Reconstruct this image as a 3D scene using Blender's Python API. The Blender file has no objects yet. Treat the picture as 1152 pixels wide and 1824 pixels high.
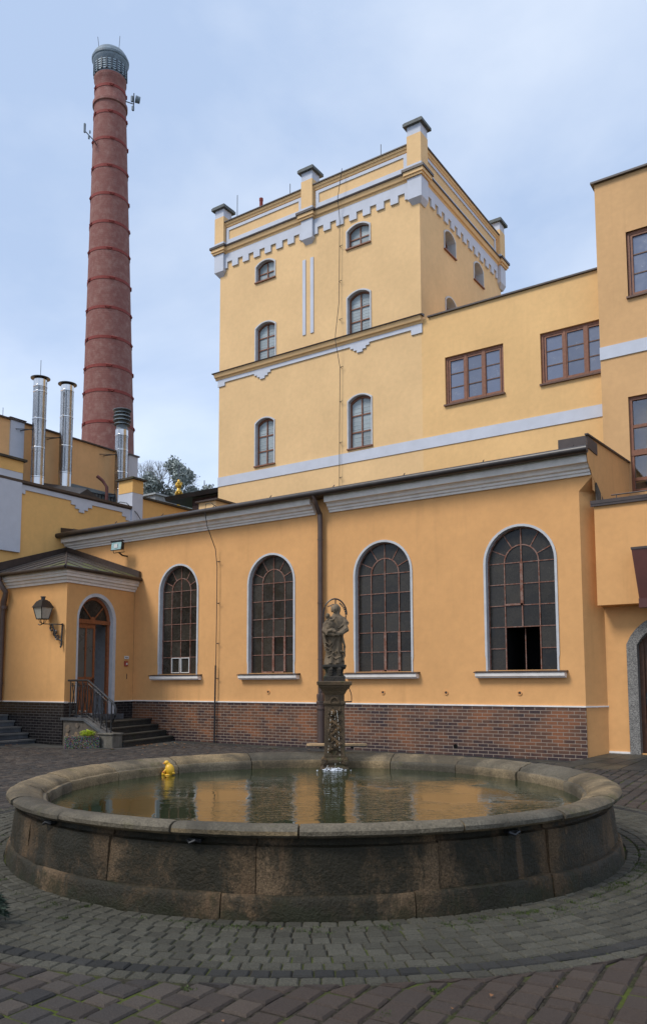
import bpy, bmesh, math, random
from math import sin, cos, pi, radians, sqrt, atan2, hypot
from mathutils import Vector, Matrix, noise
from mathutils.geometry import tessellate_polygon
random.seed(7)
S = bpy.context.scene
COL = S.collection
# ---------------------------------------------------------------- camera
cd = bpy.data.cameras.new('camera'); cam = bpy.data.objects.new('camera', cd); COL.objects.link(cam)
psi, th, ph = radians(34.024), radians(5.4135), radians(-0.1435)
F0 = Vector((-sin(psi), cos(psi), 0)); R0 = Vector((cos(psi), sin(psi), 0)); U0 = Vector((0, 0, 1))
Fw = F0*cos(th) + U0*sin(th); Up = -F0*sin(th) + U0*cos(th)
Rt = R0*cos(ph) + Up*sin(ph); Up = -R0*sin(ph) + Up*cos(ph)
m4 = Matrix((Rt, Up, -Fw)).transposed().to_4x4(); m4.translation = Vector((0, 0, 1.6)); cam.matrix_world = m4
cd.sensor_fit = 'HORIZONTAL'; cd.sensor_width = 36; cd.lens = 36*1424.25/1152
cd.shift_y = (1083.1-912)/1152; cd.clip_start = .1; cd.clip_end = 2000
S.camera = cam
# ---------------------------------------------------------------- sky, sun, exposure
SUN_EL, SUN_DIR = radians(50), Vector((-.42, -.9, 0)).normalized()
w = bpy.data.worlds.new('World'); S.world = w; w.use_nodes = True
nt = w.node_tree; nt.nodes.clear(); N = nt.nodes.new; L = nt.links.new
def wn(t, **k):
    n = N(t)
    for a, b in k.items(): setattr(n, a, b)
    return n
sky = wn('ShaderNodeTexSky', sky_type='NISHITA', sun_disc=False, sun_elevation=SUN_EL, sun_rotation=atan2(SUN_DIR.x, SUN_DIR.y), dust_density=2.0, ozone_density=2.0)
tc = N('ShaderNodeTexCoord')
mp = N('ShaderNodeMapping'); mp.inputs['Scale'].default_value = (1.0, 1.0, 1.9); L(tc.outputs['Generated'], mp.inputs[0])
n1 = N('ShaderNodeTexNoise'); n1.inputs['Scale'].default_value = 2.1; n1.inputs['Detail'].default_value = 7; n1.inputs['Roughness'].default_value = .52; n1.inputs['Distortion'].default_value = .25; L(mp.outputs[0], n1.inputs['Vector'])
cr = N('ShaderNodeValToRGB'); e = cr.color_ramp.elements
e[0].position = .38; e[0].color = (2.85, 3.65, 5.1, 1); e[1].position = .64; e[1].color = (4.4, 5.0, 6.0, 1)
L(n1.outputs['Fac'], cr.inputs[0])
sx = N('ShaderNodeSeparateXYZ'); L(tc.outputs['Generated'], sx.inputs[0])
mr = wn('ShaderNodeMapRange', interpolation_type='SMOOTHSTEP'); mr.inputs['From Min'].default_value = .02; mr.inputs['From Max'].default_value = .5; mr.inputs['To Min'].default_value = 1.18; mr.inputs['To Max'].default_value = .9; L(sx.outputs['Z'], mr.inputs[0])
mr2 = wn('ShaderNodeMapRange', interpolation_type='SMOOTHSTEP'); mr2.inputs['From Min'].default_value = .66; mr2.inputs['From Max'].default_value = 1; mr2.inputs['To Min'].default_value = 0; mr2.inputs['To Max'].default_value = .35; L(sx.outputs['Z'], mr2.inputs[0])
ad = wn('ShaderNodeMath', operation='ADD'); L(mr.outputs[0], ad.inputs[0]); L(mr2.outputs[0], ad.inputs[1])
vm = wn('ShaderNodeVectorMath', operation='SCALE'); L(cr.outputs[0], vm.inputs[0]); L(ad.outputs[0], vm.inputs['Scale'])
mx = wn('ShaderNodeMix', data_type='RGBA'); mx.inputs[0].default_value = .92; L(sky.outputs[0], mx.inputs[6]); L(vm.outputs[0], mx.inputs[7])
bg = N('ShaderNodeBackground'); bg.inputs['Strength'].default_value = .115; L(mx.outputs[2], bg.inputs[0])
wo = N('ShaderNodeOutputWorld'); L(bg.outputs[0], wo.inputs[0])
sl = bpy.data.lights.new('sun', 'SUN'); sl.energy = 1.5; sl.angle = radians(18); sl.color = (1, .955, .88)
so = bpy.data.objects.new('sun', sl); COL.objects.link(so)
sd = SUN_DIR*cos(SUN_EL) + Vector((0, 0, sin(SUN_EL))); so.rotation_euler = sd.to_track_quat('Z', 'Y').to_euler()
S.view_settings.view_transform = 'Standard'; S.view_settings.look = 'None'; S.view_settings.gamma = 1
S.view_settings.exposure = 0.77; S.view_settings.use_curve_mapping = False
S.render.engine = 'CYCLES'

# ---------------------------------------------------------------- materials
def lin(r, g, b):
    f = lambda v: (v/255/12.92 if v/255 <= .04045 else ((v/255+.055)/1.055)**2.4)
    return (f(r), f(g), f(b), 1)
class Mt:
    """little node helper"""
    def __init__(s, name, rough=.6, spec=.5, metal=0):
        s.m = bpy.data.materials.new(name); s.m.use_nodes = True; s.t = s.m.node_tree
        s.b = s.t.nodes['Principled BSDF']; s.b.inputs['Roughness'].default_value = rough
        s.b.inputs['Specular IOR Level'].default_value = spec; s.b.inputs['Metallic'].default_value = metal
        s.g = s.n('ShaderNodeNewGeometry')
    def n(s, t, **k):
        x = s.t.nodes.new(t)
        for a, b in k.items(): setattr(x, a, b)
        return x
    def l(s, a, b): s.t.links.new(a, b)
    def pos(s, scale=(1, 1, 1), obj=False):
        m = s.n('ShaderNodeMapping'); m.inputs['Scale'].default_value = scale
        if obj: s.l(s.n('ShaderNodeTexCoord').outputs['Object'], m.inputs[0])
        else: s.l(s.g.outputs['Position'], m.inputs[0])
        return m.outputs[0]
    def noise(s, scale, detail=4, rough=.55, vec=None, dist=0):
        x = s.n('ShaderNodeTexNoise'); x.inputs['Scale'].default_value = scale; x.inputs['Detail'].default_value = detail
        x.inputs['Roughness'].default_value = rough; x.inputs['Distortion'].default_value = dist
        s.l(vec if vec is not None else s.g.outputs['Position'], x.inputs['Vector']); return x.outputs['Fac']
    def ramp(s, fac, stops):
        x = s.n('ShaderNodeValToRGB'); el = x.color_ramp.elements
        while len(el) > 1: el.remove(el[-1])
        for i, (p, c) in enumerate(stops):
            k = el[0] if i == 0 else el.new(p)
            k.position = p; k.color = c if not isinstance(c, (int, float)) else (c, c, c, 1)
        s.l(fac, x.inputs[0]); return x.outputs[0]
    def mix(s, fac, a, b, mode='MIX'):
        x = s.n('ShaderNodeMix', data_type='RGBA', blend_type=mode)
        for v, i in ((fac, 0), (a, 6), (b, 7)):
            if isinstance(v, (int, float)): x.inputs[i].default_value = v if i == 0 else (v, v, v, 1)
            elif isinstance(v, tuple): x.inputs[i].default_value = v
            else: s.l(v, x.inputs[i])
        return x.outputs[2]
    def math(s, op, a, b=0, c=None):
        x = s.n('ShaderNodeMath', operation=op)
        for i, v in enumerate((a, b, c)):
            if v is None: continue
            if isinstance(v, (int, float)): x.inputs[i].default_value = v
            else: s.l(v, x.inputs[i])
        return x.outputs[0]
    def sep(s, v=None):
        x = s.n('ShaderNodeSeparateXYZ'); s.l(v if v is not None else s.g.outputs['Position'], x.inputs[0]); return x.outputs
    def comb(s, x, y, z=0):
        c = s.n('ShaderNodeCombineXYZ')
        for i, v in enumerate((x, y, z)):
            if isinstance(v, (int, float)): c.inputs[i].default_value = v
            else: s.l(v, c.inputs[i])
        return c.outputs[0]
    def color(s, c):
        if isinstance(c, tuple): s.b.inputs['Base Color'].default_value = c
        else: s.l(c, s.b.inputs['Base Color'])
    def rough(s, c): s.l(c, s.b.inputs['Roughness'])
    def bump(s, h, strength=.3, dist=.01):
        x = s.n('ShaderNodeBump'); x.inputs['Strength'].default_value = strength; x.inputs['Distance'].default_value = dist
        s.l(h, x.inputs['Height'])
        s.l(x.outputs[0], s.b.inputs['Normal'])
def mul(c, k): return (c[0]*k, c[1]*k, c[2]*k, 1)

def stucco(name, c, streak=.5):
    m = Mt(name, .85, .25)
    a = m.ramp(m.noise(.55, 5, .6), [(.3, .90), (.7, 1.05)])
    b = m.ramp(m.noise(7, 4, .6), [(.3, .95), (.7, 1.03)])
    col = m.mix(1, m.mix(1, c, a, 'MULTIPLY'), b, 'MULTIPLY')
    st = m.noise(1, 4, .6, m.pos((3.2, 3.2, .22)))
    col = m.mix(m.ramp(st, [(.56, 0.0), (.74, .30*streak)]), col, mul(c, .55))
    sp = m.noise(38, 2, .5)
    col = m.mix(m.ramp(sp, [(.735, 0.0), (.76, .5*streak)]), col, mul(c, .45))
    m.color(col)
    h = m.mix(.5, m.noise(45, 3, .6), m.noise(4, 3, .5))
    m.bump(h, .22, .010); return m.m
def plain(name, c, rough=.6, spec=.4, metal=0, var=.12, scale=9, bump=.15, obj=False):
    m = Mt(name, rough, spec, metal)
    v = m.noise(scale, 4, .6, m.pos(obj=True) if obj else None)
    m.color(m.mix(m.ramp(v, [(.3, 0.0), (.7, 1.0)]), mul(c, 1-var), mul(c, 1+var)))
    if bump: m.bump(m.noise(scale*5, 3, .6), bump, .005)
    return m.m
def bricks(name, c1, c2, c3, mortar, bw, rh, ms, rough=.55, cyl=0, bump=.5):
    m = Mt(name, rough, .35)
    x, y, z = (m.sep(m.n('ShaderNodeTexCoord').outputs['Object']) if cyl else m.sep())[:3]
    u = m.math('MULTIPLY', m.math('ARCTAN2', y, x), cyl) if cyl else m.math('ADD', x, y)
    v = m.comb(u, z)
    bt = m.n('ShaderNodeTexBrick'); m.l(v, bt.inputs['Vector'])
    bt.inputs['Scale'].default_value = 1; bt.inputs['Brick Width'].default_value = bw; bt.inputs['Row Height'].default_value = rh
    bt.inputs['Mortar Size'].default_value = ms; bt.inputs['Mortar Smooth'].default_value = .2; bt.inputs['Bias'].default_value = 0
    bt.inputs['Color1'].default_value = (0, 0, 0, 1); bt.inputs['Color2'].default_value = (1, 1, 1, 1); bt.inputs['Mortar'].default_value = (.5, .5, .5, 1)
    big = m.noise(1.1, 3, .6, v)
    f = m.mix(.6, bt.outputs['Color'], m.ramp(big, [(.35, 0.0), (.65, 1.0)]))
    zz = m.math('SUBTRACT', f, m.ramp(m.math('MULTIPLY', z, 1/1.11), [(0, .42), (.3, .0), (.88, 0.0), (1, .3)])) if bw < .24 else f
    col = m.ramp(zz, [(.15, c1), (.5, c2), (.85, c3)])
    col = m.mix(m.ramp(m.noise(30, 3), [(.35, 0.0), (.8, .35)]), col, mul(c3, .5))
    m.color(m.mix(bt.outputs['Fac'], col, mortar))
    inv = m.math('SUBTRACT', 1, bt.outputs['Fac'])
    m.bump(m.mix(.15, inv, m.noise(60, 2)), bump, .012)
    m._f = f
    return m.m
def stone(name, c, dark, moss=None, sc=6, mossamt=.3, wet=.0, stain=.5, rough=.8):
    m = Mt(name, rough, .3)
    ri = m.g.outputs['Random Per Island']
    base = m.mix(1, c, m.ramp(ri, [(0, (.62, .66, .72, 1)), (.5, (1, .97, .92, 1)), (1, (1.38, 1.2, .92, 1))]), 'MULTIPLY')
    g = m.ramp(m.noise(sc*14, 3, .7), [(.3, .6), (.5, 1.0), (.7, 1.45)])
    col = m.mix(1, base, g, 'MULTIPLY')
    st = m.noise(sc*.35, 6, .68, m.pos((1, 1, .55)), .4)
    col = m.mix(m.ramp(st, [(.5-.18*stain, 0.0), (.56+.1*(1-stain), min(1, .5+stain*.45))]), col, dark)
    if moss:
        mo = m.noise(sc*.6, 6, .7)
        col = m.mix(m.ramp(mo, [(.64-mossamt*.25, 0.0), (.74-mossamt*.2, .85)]), col, moss)
    m.color(col)
    m.bump(m.mix(.5, m.noise(sc*9, 4, .65), m.noise(sc*1.2, 4, .6)), .8, .03); return m.m

YEL_A = stucco('orange_stucco', (.69, .365, .145, 1), .8); YEL_V = stucco('vestibule_stucco', (.67, .36, .14, 1), .8)
YEL_T = stucco('yellow_stucco', (.74, .49, .245, 1), .3); YEL_W = stucco('wing_stucco', (.74, .465, .205, 1), .35)
YEL_C = stucco('ochre_stucco', (.63, .375, .175, 1), .7); YEL_E = stucco('deep_yellow_stucco', (.78, .46, .165, 1))
WHITE = plain('white_trim', (.52, .54, .60, 1), .75, .3, var=.05, scale=3)
GREYW = plain('cornice_plaster', (.74, .69, .64, 1), .8, .3, var=.1, scale=4)
SURR = plain('window_surround_paint', (.50, .50, .51, 1), .75, .3, var=.10, scale=5)
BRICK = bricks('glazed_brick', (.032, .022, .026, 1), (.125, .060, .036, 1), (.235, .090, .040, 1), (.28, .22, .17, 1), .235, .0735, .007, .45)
TILE = bricks('black_tile', (.012, .011, .012, 1), (.017, .015, .016, 1), (.026, .022, .022, 1), (.085, .08, .075, 1), .235, .0735, .005, .22)
CHIM = bricks('chimney_brick', (.14, .045, .032, 1), (.20, .058, .036, 1), (.26, .078, .048, 1), (.25, .12, .09, 1), .30, .09, .014, .8, cyl=1.5, bump=.3)
def chimdirt():
    m = Mt('chimney_shaft_brick', .85, .2); o = m.n('ShaderNodeTexCoord').outputs['Object']
    x, y, z = m.sep(o)[:3]
    v = m.comb(m.math('MULTIPLY', m.math('ARCTAN2', y, x), 1.5), z)
    bt = m.n('ShaderNodeTexBrick'); m.l(v, bt.inputs['Vector'])
    for k, q in (('Scale', 1), ('Brick Width', .42), ('Row Height', .15), ('Mortar Size', .022), ('Bias', 0)): bt.inputs[k].default_value = q
    bt.inputs['Color1'].default_value = (.215, .055, .042, 1); bt.inputs['Color2'].default_value = (.265, .082, .062, 1); bt.inputs['Mortar'].default_value = (.24, .10, .08, 1)
    old = m.mix(m.ramp(m.noise(2.4, 6, .75, o), [(.45, 0.0), (.70, .7)]), (.21, .09, .075, 1), (.32, .20, .165, 1))
    hz = m.math('ADD', m.math('MULTIPLY', z, .045), m.math('MULTIPLY', m.noise(.35, 4, .6, o), .8))
    f = m.ramp(hz, [(.95, 0.05), (1.9, .9)])
    col = m.mix(f, bt.outputs['Color'], old)
    sq = m.noise(1.1, 5, .7, o)
    m.color(m.mix(m.ramp(sq, [(.58, 0.0), (.8, .3)]), col, (.12, .045, .038, 1)))
    m.bump(m.mix(.4, m.math('SUBTRACT', 1, bt.outputs['Fac']), m.noise(9, 3, .6, o)), .5, .03); return m.m
CHIM = chimdirt()
HOOP = plain('red_iron_hoop', (.215, .045, .036, 1), .7, .2, var=.15)
GREYCAP = plain('weathered_zinc', (.13, .165, .19, 1), .55, .5, var=.3, scale=3)
BROWN = plain('brown_sheet_metal', (.050, .033, .027, 1), .42, .5, var=.25, scale=4)
GUTT = plain('dark_gutter_metal', (.030, .022, .020, 1), .38, .5, var=.3, scale=5)
PIPE = plain('brown_downpipe_metal', (.085, .055, .045, 1), .45, .5, var=.15, scale=5)
FRAME = plain('brown_window_wood', (.20, .080, .042, 1), .5, .4, var=.2, scale=12)
DOORW = plain('orange_brown_door_wood', (.24, .078, .028, 1), .42, .5, var=.3, scale=14)
DOORD = plain('dark_brown_door_wood', (.10, .04, .018, 1), .45, .5, var=.3, scale=14)
RUST = Mt('rusty_muntin_steel', .8, .3)
RUST.color(RUST.mix(RUST.ramp(RUST.noise(14, 4, .7), [(.4, 0.0), (.6, 1.0)]), (.17, .065, .04, 1), (.24, .15, .12, 1))); RUST = RUST.m
IRON = plain('black_wrought_iron', (.014, .014, .015, 1), .4, .5, var=.3)
COPING = plain('dark_slate_coping', (.075, .085, .082, 1), .6, .4, var=.35, scale=7)
MOSSCOP = stone('mossy_coping', (.075, .062, .045, 1), (.03, .026, .022, 1), (.06, .075, .02, 1), 5, .35)
ALU = plain('window_alu', (.35, .35, .36, 1), .35, .5, metal=.3)
def glass(name, c, rough, dirt, spec=.5, ior=1.5, dc=(.14, .14, .13, 1)):
    m = Mt(name, rough, spec); m.b.inputs['IOR'].default_value = ior
    ri = m.g.outputs['Random Per Island']
    col = m.mix(1, c, m.ramp(ri, [(0, .55), (1, 1.5)]), 'MULTIPLY')
    d = m.noise(3.5, 6, .72); d2 = m.noise(40, 3, .7, m.pos((1, 1, .5)))
    col = m.mix(m.ramp(d, [(.42, 0.0), (.75, dirt)]), col, dc)
    col = m.mix(m.ramp(d2, [(.62, 0.0), (.72, dirt*.9)]), col, mul(dc, 1.5))
    m.color(col); m.rough(m.ramp(d, [(.3, rough), (.8, min(1, rough+.35))]))
    m.bump(m.noise(2.5, 2, .5), .05, .02); return m.m
GL_OLD = glass('dirty_factory_glass', (.026, .022, .017, 1), .12, .20, spec=.3, dc=(.12, .105, .085, 1))
GL_TOW = glass('tower_window_glass', (.25, .29, .30, 1), .2, .3, dc=(.38, .42, .43, 1))
GL_WING = glass('sky_tinted_window_glass', (.105, .125, .19, 1), .04, .04, ior=1.9)  # blue-grey base colour stands in for reflected sky
GL_DOOR = glass('door_glass', (.10, .09, .075, 1), .2, .3)
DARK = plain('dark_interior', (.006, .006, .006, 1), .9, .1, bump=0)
GREYIN = plain('grey_interior_wall', (.62, .63, .65, 1), .8, .2)  # albedo raised to stand in for light missing in the hall
STEEL = Mt('stainless_steel', .2, .5, 1)
STEEL.color(STEEL.ramp(STEEL.noise(1.0, 1, .5, STEEL.pos((2, 2, .6))), [(.35, (.50, .50, .51, 1)), (.65, (.70, .69, .68, 1))])); STEEL.rough(STEEL.ramp(STEEL.noise(2.2, 3), [(.3, .12), (.7, .32)])); STEEL.bump(STEEL.noise(1.3, 2, .5, STEEL.pos((1, 1, .5))), .03, .03); STEEL = STEEL.m
DSTEEL = plain('dark_grey_steel', (.07, .075, .08, 1), .4, .5, metal=.6)
SLATE = Mt('mossy_roof_sheet', .55, .4)
_r = SLATE.noise(1.6, 5, .7); _c = SLATE.mix(SLATE.ramp(SLATE.noise(9, 4, .7), [(.35, 0.0), (.7, 1.0)]), (.030, .026, .024, 1), (.085, .07, .055, 1))
_x = SLATE.sep()[0]; _mf = SLATE.math('ADD', _r, SLATE.math('MULTIPLY', SLATE.math('ADD', _x, 18.6), .25))
SLATE.color(SLATE.mix(SLATE.ramp(_mf, [(.5, 0.0), (.7, .75)]), _c, (.115, .125, .018, 1))); SLATE.bump(SLATE.noise(20, 4), .5, .02); SLATE = SLATE.m
DROOF = plain('dark_roof_sheet', (.035, .032, .033, 1), .5, .4, var=.3, scale=2)
GRANITE = Mt('grey_granite', .7, .35)
GRANITE.color(GRANITE.ramp(GRANITE.noise(55, 3, .8), [(.36, (.055, .052, .05, 1)), (.52, (.19, .18, .165, 1)), (.66, (.33, .31, .28, 1))])); GRANITE.bump(GRANITE.noise(40, 4, .7), .6, .01); GRANITE = GRANITE.m
PEBBLE = Mt('washed_pebble_concrete', .8, .3)
_v = PEBBLE.n('ShaderNodeTexVoronoi'); _v.inputs['Scale'].default_value = 55; PEBBLE.l(PEBBLE.g.outputs['Position'], _v.inputs['Vector'])
PEBBLE.color(PEBBLE.mix(PEBBLE.ramp(_v.outputs['Distance'], [(.25, 0.0), (.6, 1.0)]), PEBBLE.mix(1, (.52, .46, .37, 1), _v.outputs['Color'], 'MULTIPLY'), (.035, .033, .028, 1))); PEBBLE.bump(PEBBLE.math('SUBTRACT', 1, _v.outputs['Distance']), .9, .012); PEBBLE = PEBBLE.m
STEP = stone('dark_wet_step_stone', (.052, .052, .048, 1), (.016, .017, .016, 1), (.03, .04, .02, 1), 4, .2, stain=.5, rough=.55)
STEPG = stone('grey_step_stone', (.11, .115, .125, 1), (.035, .037, .04, 1), None, 4, stain=.3, rough=.6)
RUBBLE = stone('rubble_stone', (.19, .15, .115, 1), (.05, .042, .034, 1), (.05, .05, .025, 1), 6, .1)
MORTAR = plain('old_mortar', (.10, .085, .07, 1), .9, .2, var=.3)
POSTST = stone('post_stone', (.20, .18, .15, 1), (.06, .055, .045, 1), (.06, .07, .03, 1), 6, .2)
RIMST = stone('basin_rim_stone', (.175, .142, .095, 1), (.038, .032, .022, 1), (.075, .068, .022, 1), 4.2, .2, stain=.62, rough=.7)
def basinwall():
    m = Mt('wet_shaded_basin_stone', .75, .2); p = m.g.outputs['Position']
    x, y, z = m.sep()[:3]
    ri = m.g.outputs['Random Per Island']
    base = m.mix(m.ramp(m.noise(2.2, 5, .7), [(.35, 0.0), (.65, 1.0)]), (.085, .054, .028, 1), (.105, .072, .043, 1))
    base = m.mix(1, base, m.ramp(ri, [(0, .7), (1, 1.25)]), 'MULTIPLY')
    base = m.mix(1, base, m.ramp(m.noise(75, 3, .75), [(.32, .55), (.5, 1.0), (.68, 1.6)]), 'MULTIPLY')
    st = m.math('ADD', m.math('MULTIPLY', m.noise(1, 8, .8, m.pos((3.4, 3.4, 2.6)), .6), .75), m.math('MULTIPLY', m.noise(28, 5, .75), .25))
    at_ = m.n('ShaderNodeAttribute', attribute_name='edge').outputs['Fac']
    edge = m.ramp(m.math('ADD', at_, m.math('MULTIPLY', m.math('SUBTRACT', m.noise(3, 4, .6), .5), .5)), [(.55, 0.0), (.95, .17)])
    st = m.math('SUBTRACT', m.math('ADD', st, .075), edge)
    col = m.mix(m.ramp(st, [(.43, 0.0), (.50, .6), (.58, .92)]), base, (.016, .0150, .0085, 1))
    run = m.noise(1, 4, .6, m.pos((7, 7, .45)))
    col = m.mix(m.ramp(run, [(.60, 0.0), (.68, .5)]), col, (.12, .072, .038, 1))
    ang = m.math('ARCTAN2', m.math('SUBTRACT', y, 7.1), m.math('SUBTRACT', x, -4.93))
    mo = m.math('SUBTRACT', m.noise(5, 5, .7), m.math('MULTIPLY', z, 1.3))
    col = m.mix(m.ramp(mo, [(.34, 0.0), (.5, .75)]), col, (.020, .021, .009, 1))
    m.color(col); m.bump(m.mix(.5, m.noise(45, 4, .7), m.noise(7, 5, .65)), .9, .03)
    m.rough(m.ramp(st, [(.4, .85), (.6, .5)])); return m.m
BWALL = basinwall()  # wet stained stone, its colours also darkened in place of courtyard shade
STATUE = Mt('weathered_sandstone', .85, .25)
_n = STATUE.noise(6, 6, .7); _g = STATUE.ramp(STATUE.g.outputs['Pointiness'], [(.42, .45), (.5, 1.0), (.58, 1.35)])
_c = STATUE.mix(STATUE.ramp(_n, [(.42, 0.0), (.64, .75)]), (.18, .132, .085, 1), (.050, .038, .026, 1))
STATUE.color(STATUE.mix(STATUE.ramp(STATUE.noise(3.3, 5, .7), [(.55, 0.0), (.7, .6)]), _c, (.075, .07, .035, 1))); STATUE.bump(STATUE.noise(70, 4, .7), .6, .006); STATUE = STATUE.m
COLST = stone('mossy_column_stone', (.12, .080, .045, 1), (.030, .025, .016, 1), (.055, .06, .02, 1), 9, .35, stain=.5)
def cobble(name, stops, speck, joint=None):
    m = Mt(name, .8, .2); ri = m.g.outputs['Random Per Island']
    col = m.ramp(ri, stops)
    col = m.mix(1, col, m.ramp(m.noise(130, 3, .8), [(.3, 1-speck), (.5, 1.0), (.7, 1+speck)]), 'MULTIPLY')
    col = m.mix(m.ramp(m.noise(.9, 4, .6), [(.4, 0.0), (.7, .4)]), col, mul(stops[0][1], .55))
    m.color(col); m.bump(m.mix(.4, m.noise(70, 5, .75), m.noise(14, 3, .6)), .85, .016); return m
COB = cobble('granite_cobbles', [(0, (.052, .048, .037, 1)), (.5, (.068, .063, .048, 1)), (1, (.084, .078, .060, 1))], .6).m
COBD = cobble('dark_basalt_cobbles', [(0, (.026, .025, .023, 1)), (1, (.042, .040, .036, 1))], .4).m
PAV = cobble('old_concrete_pavers', [(0, (.034, .032, .031, 1)), (.3, (.062, .048, .039, 1)), (.6, (.048, .044, .041, 1)), (1, (.088, .070, .056, 1))], .35)
_p = PAV.sep(); _f = PAV.math('ADD', PAV.math('MULTIPLY', PAV.math('ADD', _p[0], 3.1), .75), PAV.math('MULTIPLY', PAV.noise(.6, 3), .9))
_old = PAV.b.inputs['Base Color'].links[0].from_socket
PAV.color(PAV.mix(PAV.ramp(_f, [(.35, 0.0), (1.25, .5)]), _old, PAV.mix(1, (.064, .042, .030, 1), PAV.ramp(PAV.noise(110, 3, .8), [(.3, .6), (.7, 1.35)]), 'MULTIPLY'))); PAV = PAV.m
def joints():
    m = Mt('mossy_joint_soil', .95, .1)
    g = m.noise(1.3, 5, .65); h = m.noise(24, 4, .7)
    c = m.mix(m.ramp(h, [(.35, 0.0), (.7, 1.0)]), (.014, .012, .009, 1), (.06, .052, .038, 1))
    m.color(m.mix(m.ramp(g, [(.46, 0.0), (.58, .95)]), c, m.mix(h, (.03, .045, .008, 1), (.10, .115, .025, 1))))
    m.bump(h, .9, .02); return m.m
JOINT = joints()
WATER = Mt('murky_pond_water', .018, .5); WATER.b.inputs['IOR'].default_value = 1.85
WATER.color((.016, .026, .010, 1))
_px, _py = WATER.sep()[0:2]
_a = WATER.math('ADD', WATER.math('MULTIPLY', _px, R0.x), WATER.math('MULTIPLY', _py, R0.y)); _b = WATER.math('ADD', WATER.math('MULTIPLY', _px, F0.x), WATER.math('MULTIPLY', _py, F0.y))
_w = WATER.noise(1, 2, .5, WATER.comb(WATER.math('MULTIPLY', _a, 5.5), WATER.math('MULTIPLY', _b, 17)), .5); _w2 = WATER.noise(1, 2, .5, WATER.comb(WATER.math('MULTIPLY', _a, 12), WATER.math('MULTIPLY', _b, 34)), .6)
_wp = WATER.noise(1.3, 2, .5)
WATER.bump(WATER.mix(1, WATER.mix(.35, _w, _w2), WATER.ramp(_wp, [(.40, .12), (.58, 1.0)]), 'MULTIPLY'), .32, .02); WATER = WATER.m
FOAM = plain('white_splash', (.75, .78, .82, 1), .3, .5, var=.1)
DROP = Mt('falling_water', .05, .6); DROP.color((.72, .70, .62, 1)); DROP = DROP.m
DUCKY = plain('yellow_plastic', (.68, .38, .02, 1), .4, .5, var=.04)
DUCKO = plain('orange_plastic', (.70, .20, .02, 1), .35, .5, var=.05)
WOODP = plain('pale_plank_wood', (.42, .28, .15, 1), .6, .3, var=.2, scale=20)
GOLD = plain('gilding', (.50, .30, .04, 1), .35, .5, metal=.5)
LAMPG = plain('frosted_lamp_glass', (.32, .31, .27, 1), .25, .5, var=.15)
REDB = plain('red_alarm_plastic', (.32, .05, .035, 1), .45, .4, var=.2)
SIGNW = plain('white_sign_enamel', (.6, .6, .58, 1), .4, .4, var=.05)
def leafmat(name, c, c2):
    m = Mt(name, .6, .3); m.color(m.ramp(m.g.outputs['Random Per Island'], [(0, c), (1, c2)])); return m.m
FIRL = leafmat('hazed_conifer_needles', (.20, .23, .21, 1), (.34, .37, .35, 1)); BARK = plain('bark', (.19, .175, .16, 1), .9, .2)  # needle colours paled to carry the distance haze
LIME = leafmat('lime_leaves', (.28, .38, .02, 1), (.55, .62, .06, 1)); DRYL = leafmat('dry_leaves', (.12, .05, .02, 1), (.40, .20, .08, 1))
MOSSL = leafmat('grass_moss', (.022, .034, .008, 1), (.065, .09, .016, 1)); DFIR = leafmat('dark_needles', (.008, .018, .012, 1), (.022, .045, .026, 1))

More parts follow.
